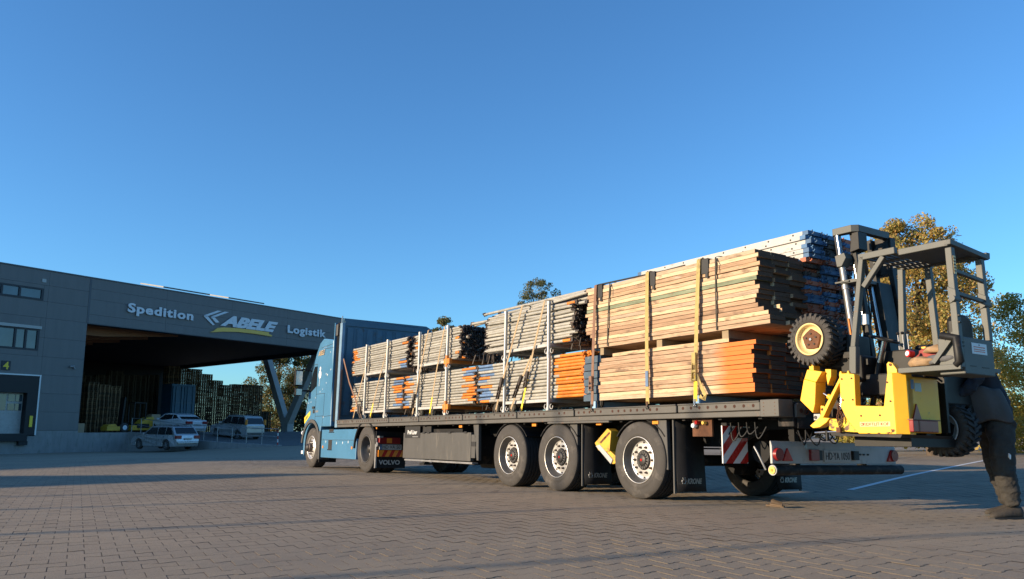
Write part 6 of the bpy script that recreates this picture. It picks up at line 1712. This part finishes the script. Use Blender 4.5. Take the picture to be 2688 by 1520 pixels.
# ------------------------------------------------------------------ man bending behind the forklift
def skin_body(name, verts, edges, mats, parent=None, sub=2, M=None, root=0, disp=None):
    me = bpy.data.meshes.new(name); me.from_pydata([v[0] for v in verts], edges, [])
    o = inst(name, me, parent, M)
    sk = o.modifiers.new('skin', 'SKIN'); sk.use_smooth_shade = True
    for i, v in enumerate(verts):
        r_ = v[1]; me.skin_vertices[0].data[i].radius = (r_, r_) if not isinstance(r_, tuple) else r_
    me.skin_vertices[0].data[root].use_root = True
    ss = o.modifiers.new('subsurf', 'SUBSURF'); ss.levels = sub; ss.render_levels = sub
    if disp:
        tx = bpy.data.textures.new(name+'_folds', 'CLOUDS'); tx.noise_scale = disp[1]
        dm = o.modifiers.new('folds', 'DISPLACE'); dm.texture = tx; dm.strength = disp[0]; dm.mid_level = .5
    me.materials.append(mats)
    return o
gzp = gzf(5.15, 8.4)
man = thing('person', 'man in dark jacket and grey brown work trousers bending behind the forklift cab', 'person', T(5.06,8.54,gzp))
# body as one figure: pelvis root, spine bent to the left, legs, arms, neck
B = [((0.0,0.02,1.02),(.165,.14)),       # 0 pelvis
     ((-.06,.0,1.22),(.175,.14)), ((-.15,-.0,1.42),(.19,.15)), ((-.22,.0,1.56),(.16,.13)), ((-.29,.0,1.66),(.065,.065)),
     ((.0,-.10,.95),(.115,.105)), ((-.05,-.13,.53),(.085,.082)), ((.015,-.10,.13),(.062,.062)),
     ((.03,.13,.95),(.115,.105)), ((.05,.17,.54),(.085,.082)), ((.16,.20,.13),(.062,.062)),
     ((-.24,-.20,1.52),(.07,.07)), ((-.38,-.25,1.30),(.052,.052)), ((-.58,-.20,1.22),(.040,.040)),
     ((-.22,.20,1.53),(.07,.07)), ((-.36,.26,1.32),(.052,.052)), ((-.56,.20,1.24),(.040,.040))]
E_ = [(0,1),(1,2),(2,3),(3,4),(0,5),(5,6),(6,7),(0,8),(8,9),(9,10),(3,11),(11,12),(12,13),(3,14),(14,15),(15,16)]
skin_body('body', B, E_, M_['jacket'], man)
# trousers: loose cloth over the legs
tr_v = [((.0,.02,1.04),(.175,.165)), ((-.02,-.10,.92),(.14,.13)), ((-.05,-.13,.70),(.125,.115)), ((-.055,-.14,.52),(.115,.11)), ((-.02,-.12,.30),(.098,.095)), ((.01,-.108,.18),(.085,.082)), ((.02,-.105,.125),(.088,.085)),
        ((.03,.14,.92),(.14,.13)), ((.035,.17,.70),(.125,.115)), ((.05,.18,.52),(.115,.11)), ((.12,.20,.30),(.098,.095)), ((.16,.21,.18),(.085,.082)), ((.17,.21,.125),(.086,.084))]
skin_body('trousers', tr_v, [(0,1),(1,2),(2,3),(3,4),(4,5),(5,6),(0,7),(7,8),(8,9),(9,10),(10,11),(11,12)], M_['trousers'], man, 3, disp=(.045,.06))
# jacket: torso and sleeves
jk_v = [((.0,.02,.98),(.195,.18)), ((-.02,.01,1.10),(.20,.18)), ((-.07,.0,1.25),(.20,.17)), ((-.15,.0,1.43),(.205,.17)), ((-.22,.0,1.56),(.15,.13)),
        ((-.24,-.20,1.52),(.085,.085)), ((-.38,-.25,1.31),(.068,.068)), ((-.54,-.21,1.24),(.055,.055)), ((-.22,.20,1.53),(.085,.085)), ((-.36,.26,1.33),(.068,.068)), ((-.52,.21,1.26),(.055,.055))]
skin_body('jacket', jk_v, [(0,1),(1,2),(2,3),(3,4),(4,5),(5,6),(6,7),(4,8),(8,9),(9,10)], M_['jacket'], man, 3, disp=(.055,.07))
# pale hem hanging forward below the jacket
mb = MB(); n = 14; V = []
for i in range(n+1):
    a = R(150+150*i/n)
    for k, (z, rr, sx) in enumerate(((1.34,.26,-.17),(1.14,.275,-.10),(.965,.245,-.03),(.955,.235,-.03),(1.34,.235,-.17))):
        wob = .012*math.sin(i*2.1+k)
        V.append((sx+math.cos(a)*(rr+wob)*1.05, .02+math.sin(a)*(rr+wob), z+.02*math.sin(i*.9)-(.03 if i < 6 else 0)))
mb.add(V, [(5*i+j,5*i+(j+1)%5,5*i+5+(j+1)%5,5*i+5+j) for i in range(n) for j in range(5)]+[tuple(range(5)),tuple(5*n+j for j in range(5))], 0, True)
o = mb.build('jacket_hem', M_['jacket_hem'], man); ss = o.modifiers.new('s','SUBSURF'); ss.levels = 1; ss.render_levels = 1
# head
bm = bmesh.new(); bmesh.ops.create_uvsphere(bm, u_segments=20, v_segments=14, radius=.105)
for v in bm.verts:
    v.co.z *= 1.18; v.co.x *= 1.02; v.co.y *= .82
    if v.co.x < -.05 and abs(v.co.y) < .03 and -.03 < v.co.z < .015: v.co.x -= .022          # nose
    if v.co.z < -.06: v.co.x *= .86; v.co.y *= .82
    if v.co.x < -.07 and .012 < v.co.z < .04 and .02 < abs(v.co.y) < .055: v.co.x += .012      # eye sockets
me = bpy.data.meshes.new('head'); bm.to_mesh(me); bm.free(); me.materials.append(M_['skin']); me.polygons.foreach_set('use_smooth', [True]*len(me.polygons))
hd = inst('head', me, man, T(-.34,.02,1.76) @ Ry(R(-30)))
mb = MB()
for s in (1,-1): mb.lathe([(.0,-.012),(.022,-.008),(.026,.0),(.018,.006)], 10, 0, M=T(-.0,s*.088,-.005))
mb.build('ear', M_['skin'], hd)
mb = MB()
for s in (1,-1): mb.cyl((-.086,s*.035,.022),(-.094,s*.035,.022),.010,n=8)
mb.build('eye', M_['black'], hd)
mb = MB(); mb.box(-.098,-.088,-.022,.022,-.064,-.058); mb.build('mouth', M_['cloth_red'], hd)
bm = bmesh.new(); bmesh.ops.create_uvsphere(bm, u_segments=20, v_segments=14, radius=.112)
for v in bm.verts:
    v.co.z = max(v.co.z*1.18, .035 if v.co.x < .0 else -.04); v.co.y *= .85
me = bpy.data.meshes.new('hair'); bm.to_mesh(me); bm.free(); me.materials.append(M_['leather_brown']); me.polygons.foreach_set('use_smooth', [True]*len(me.polygons))
inst('cap', me, hd, Matrix.Identity(4))
# hands with five fingers
def hand(c, d, side):
    c = Vector(c); d = Vector(d).normalized(); up_v = Vector((0,0,1)); sdv = d.cross(up_v).normalized()
    H = [(c,.026),(c+d*.05,(.036,.020)),(c+d*.09,(.038,.018))]; Ed = [(0,1),(1,2)]
    for q, (off, ln) in enumerate(((-.030,.075),(-.010,.085),(.010,.078),(.029,.060))):
        b = len(H); p = c+d*.09+sdv*off
        H += [(p+d*.015,.009),(p+d*ln*.55-up_v*.012,.0085),(p+d*ln*.8-up_v*.045,.0075)]; Ed += [(2,b),(b,b+1),(b+1,b+2)]
    b = len(H); p = c+d*.03+sdv*(-.034*side)
    H += [(p,.012),(p+d*.035+sdv*(-.02*side)-up_v*.01,.010),(p+d*.065+sdv*(-.012*side)-up_v*.02,.008)]; Ed += [(1,b),(b,b+1),(b+1,b+2)]
    return skin_body('hand', [(tuple(v), r_) for v, r_ in H], Ed, M_['skin'], man, 1)
hand((-.56,-.205,1.235), (-.9,.25,-.3), 1); hand((-.54,.205,1.25), (-.9,-.2,-.3), -1)
# shoes
for (ax_, ay_, rot) in ((.015,-.105,8),(.17,.21,0)):
    mb = MB(); prof_ = [(.10,.0,.042,.10),(.06,.0,.052,.13),(-.03,.0,.050,.115),(-.11,.0,.054,.082),(-.19,.0,.05,.07),(-.25,.0,.034,.05),(-.265,.0,.015,.03)]
    V = []; m_ = 12
    for x, y, wd, h in prof_:
        for i in range(m_):
            a = 2*math.pi*i/m_; V.append((x, math.cos(a)*wd, max(0, h*.5+math.sin(a)*h*.55)))
    mb.add(V, [(j*m_+i, j*m_+(i+1)%m_, (j+1)*m_+(i+1)%m_, (j+1)*m_+i) for j in range(6) for i in range(m_)]+[tuple(range(m_)), tuple(range(6*m_,7*m_))], 0, True)
    sh_ = mb.build('shoe', M_['shoe'], man, T(ax_,ay_,.012) @ Rz(R(rot)))
    ss = sh_.modifiers.new('s','SUBSURF'); ss.levels = 1; ss.render_levels = 1
    mb = MB(); mb.prism([(.105,-.04),(.09,.045),(-.02,.05),(-.12,.055),(-.24,.035),(-.272,.0),(-.24,-.035),(-.12,-.055),(-.02,-.05),(.09,-.045)], 'xy', -.012, .012); mb.build('sole', M_['black'], sh_)
mb = MB(); mb.prism([(-.07,.62),(-.055,.60),(-.05,.64),(-.065,.66)], 'xz', -.275, -.255); mb.build('reflective_tab', M_['letter'], man)

# ------------------------------------------------------------------ trees and hedge
def leaves(pts, size, mat, name, parent, rnd, kind=None, M=None):
    n = len(pts); P = np.array(pts)
    rg = np.random.default_rng(rnd)
    u = rg.normal(size=(n,3)); u /= np.linalg.norm(u,axis=1)[:,None]
    v = rg.normal(size=(n,3)); v -= (v*u).sum(1)[:,None]*u; v /= np.linalg.norm(v,axis=1)[:,None]
    s = (size*rg.uniform(.55,1.35,n))[:,None]
    bend = np.cross(u,v)*s*.25
    V = np.stack([P-u*s, P-v*s*.55+bend, P+u*s, P+v*s*.55+bend],1).reshape(-1,3)
    me = bpy.data.meshes.new(name); me.vertices.add(4*n); me.vertices.foreach_set('co', V.astype('f').ravel())
    me.loops.add(4*n); me.loops.foreach_set('vertex_index', np.arange(4*n,dtype='i')); me.polygons.add(n); me.polygons.foreach_set('loop_start', np.arange(n,dtype='i')*4)
    me.update(calc_edges=True); me.validate(); me.materials.append(mat)
    o = inst(name, me, parent, M)
    if kind: o['kind'] = kind
    return o
def tree(label, base, height, rx_, crown0, mat, n_clump, n_leaf, size, seed, trunk_r=.16, top_bias=1.0, gaps=.0, shape='round', name='tree', grp=None):
    rg = random.Random(seed)
    t = thing(name, label, 'tree', T(base), grp)
    mb = MB(); mb.tube([(0,0,-.3),(rg.uniform(-.1,.1),rg.uniform(-.1,.1),height*.35),(rg.uniform(-.2,.2),rg.uniform(-.2,.2),height*.65),(rg.uniform(-.2,.2),rg.uniform(-.2,.2),height*.9)],[trunk_r,trunk_r*.8,trunk_r*.5,trunk_r*.15],9)
    clumps = []
    for i in range(n_clump):
        f = rg.random()
        z = crown0+(height-crown0)*f
        if shape == 'round': rad = rx_*math.sqrt(max(.02,1-((f-.42)/.60)**2))
        elif shape == 'cone': rad = rx_*(1-f)**.7+.12
        else: rad = rx_*(.55+.45*math.sin(math.pi*min(1,f*1.15)))
        a = rg.uniform(0,2*math.pi); rr = rad*rg.random()**.45
        clumps.append((math.cos(a)*rr, math.sin(a)*rr, z, rg.uniform(.16,.34)*rx_*(.7+.5*(1-f))))
    limbs = rg.sample(clumps, min(len(clumps), 22))
    for (x,y,z,r_) in limbs:
        z0 = max(crown0*.7, z-height*.28*rg.uniform(.6,1.3)); m_ = (x*.35+rg.uniform(-.1,.1), y*.35+rg.uniform(-.1,.1), (z+z0)/2)
        mb.tube([(0,0,z0),m_,(x,y,z)],[trunk_r*.32,trunk_r*.2,trunk_r*.05],5)
    mb.build('trunk', M_['bark'], t)
    pts = []
    for (x,y,z,r_) in clumps:
        k = int(n_leaf/n_clump*rg.uniform(.5,1.5))
        for q in range(k):
            d = Vector((rg.gauss(0,1),rg.gauss(0,1),rg.gauss(0,1))).normalized()*r_*rg.random()**.33
            pts.append((x+d.x, y+d.y, z+d.z*.8))
    leaves(pts, size, M_[mat], 'crown', t, seed)
    return t
tree('tall golden autumn maple rising behind the forklift cab', (14.3,28.0,-.2), 8.3, 2.15, 1.2, 'leaf_gold', 230, 60000, .052, 3, .19)
tree('green and copper rounded tree at the right edge beyond the man', (20.0,30.5,-.2), 6.0, 2.5, .3, 'leaf_green', 160, 36000, .052, 5, .15, shape='col')
tree('smaller green tree behind the forklift, between the mast and the maple', (13.6,33.0,-.2), 5.6, 1.3, .5, 'leaf_green', 70, 12000, .052, 6, .1, shape='col')
tree('slender birch top showing above the tube racks', (2.45,70.0,-.2), 14.0, 2.3, 6.0, 'leaf_birch', 80, 9000, .085, 8, .2, shape='round')
tree('bushy green treetop showing above the middle tube rack', (-6.2,70.0,-.2), 10.6, 2.4, 3.0, 'leaf_mixed', 80, 12000, .10, 9, .2)
tree('small dark sprig of treetop right of the birch top', (4.15,72.0,-.2), 12.7, 1.0, 5.0, 'leaf_birch', 40, 5000, .085, 12, .15, shape='cone')
tree('autumn tinted tree left of the concrete column, under the canopy end', (-31.2,108.0,.3), 11.3, 4.0, 1.0, 'leaf_mixed', 120, 22000, .13, 14, .25)
tree('taller autumn tree right of the concrete column, behind the lorry mirror', (-26.6,112.0,.3), 14.3, 4.5, 1.0, 'leaf_mixed', 130, 24000, .13, 15, .25)
def hedge(label, p0, p1, h, d, mat, n, size, seed, name='hedge'):
    rg = random.Random(seed); pts = []
    a = Vector(p0); b = Vector(p1); ax = (b-a); nrm = Vector((-ax.y,ax.x)).normalized()
    for i in range(n):
        f = rg.random(); q = a+ax*f + nrm*rg.uniform(-d/2,d/2)
        hh = h*(.80+.22*mnoise.noise(Vector((f*ax.length*.35,seed,0)))+.12*mnoise.noise(Vector((f*ax.length*1.3,seed,3))))
        pts.append((q.x,q.y,hh*rg.random()**.6))
    o = leaves(pts, size, M_[mat], name, None, seed)
    return tag(o, label, 'hedge', kind='stuff')
hedge('dark hedge of shrubs closing the yard at the far right', (15.5,34.5), (32,30), 2.6, 2.0, 'leaf_green', 14000, .09, 21)
hedge('long dark line of bushes far behind the lorry', (-26,98), (60,80), 4.2, 4.0, 'leaf_dark', 22000, .22, 22)
bpy.context.view_layer.update()
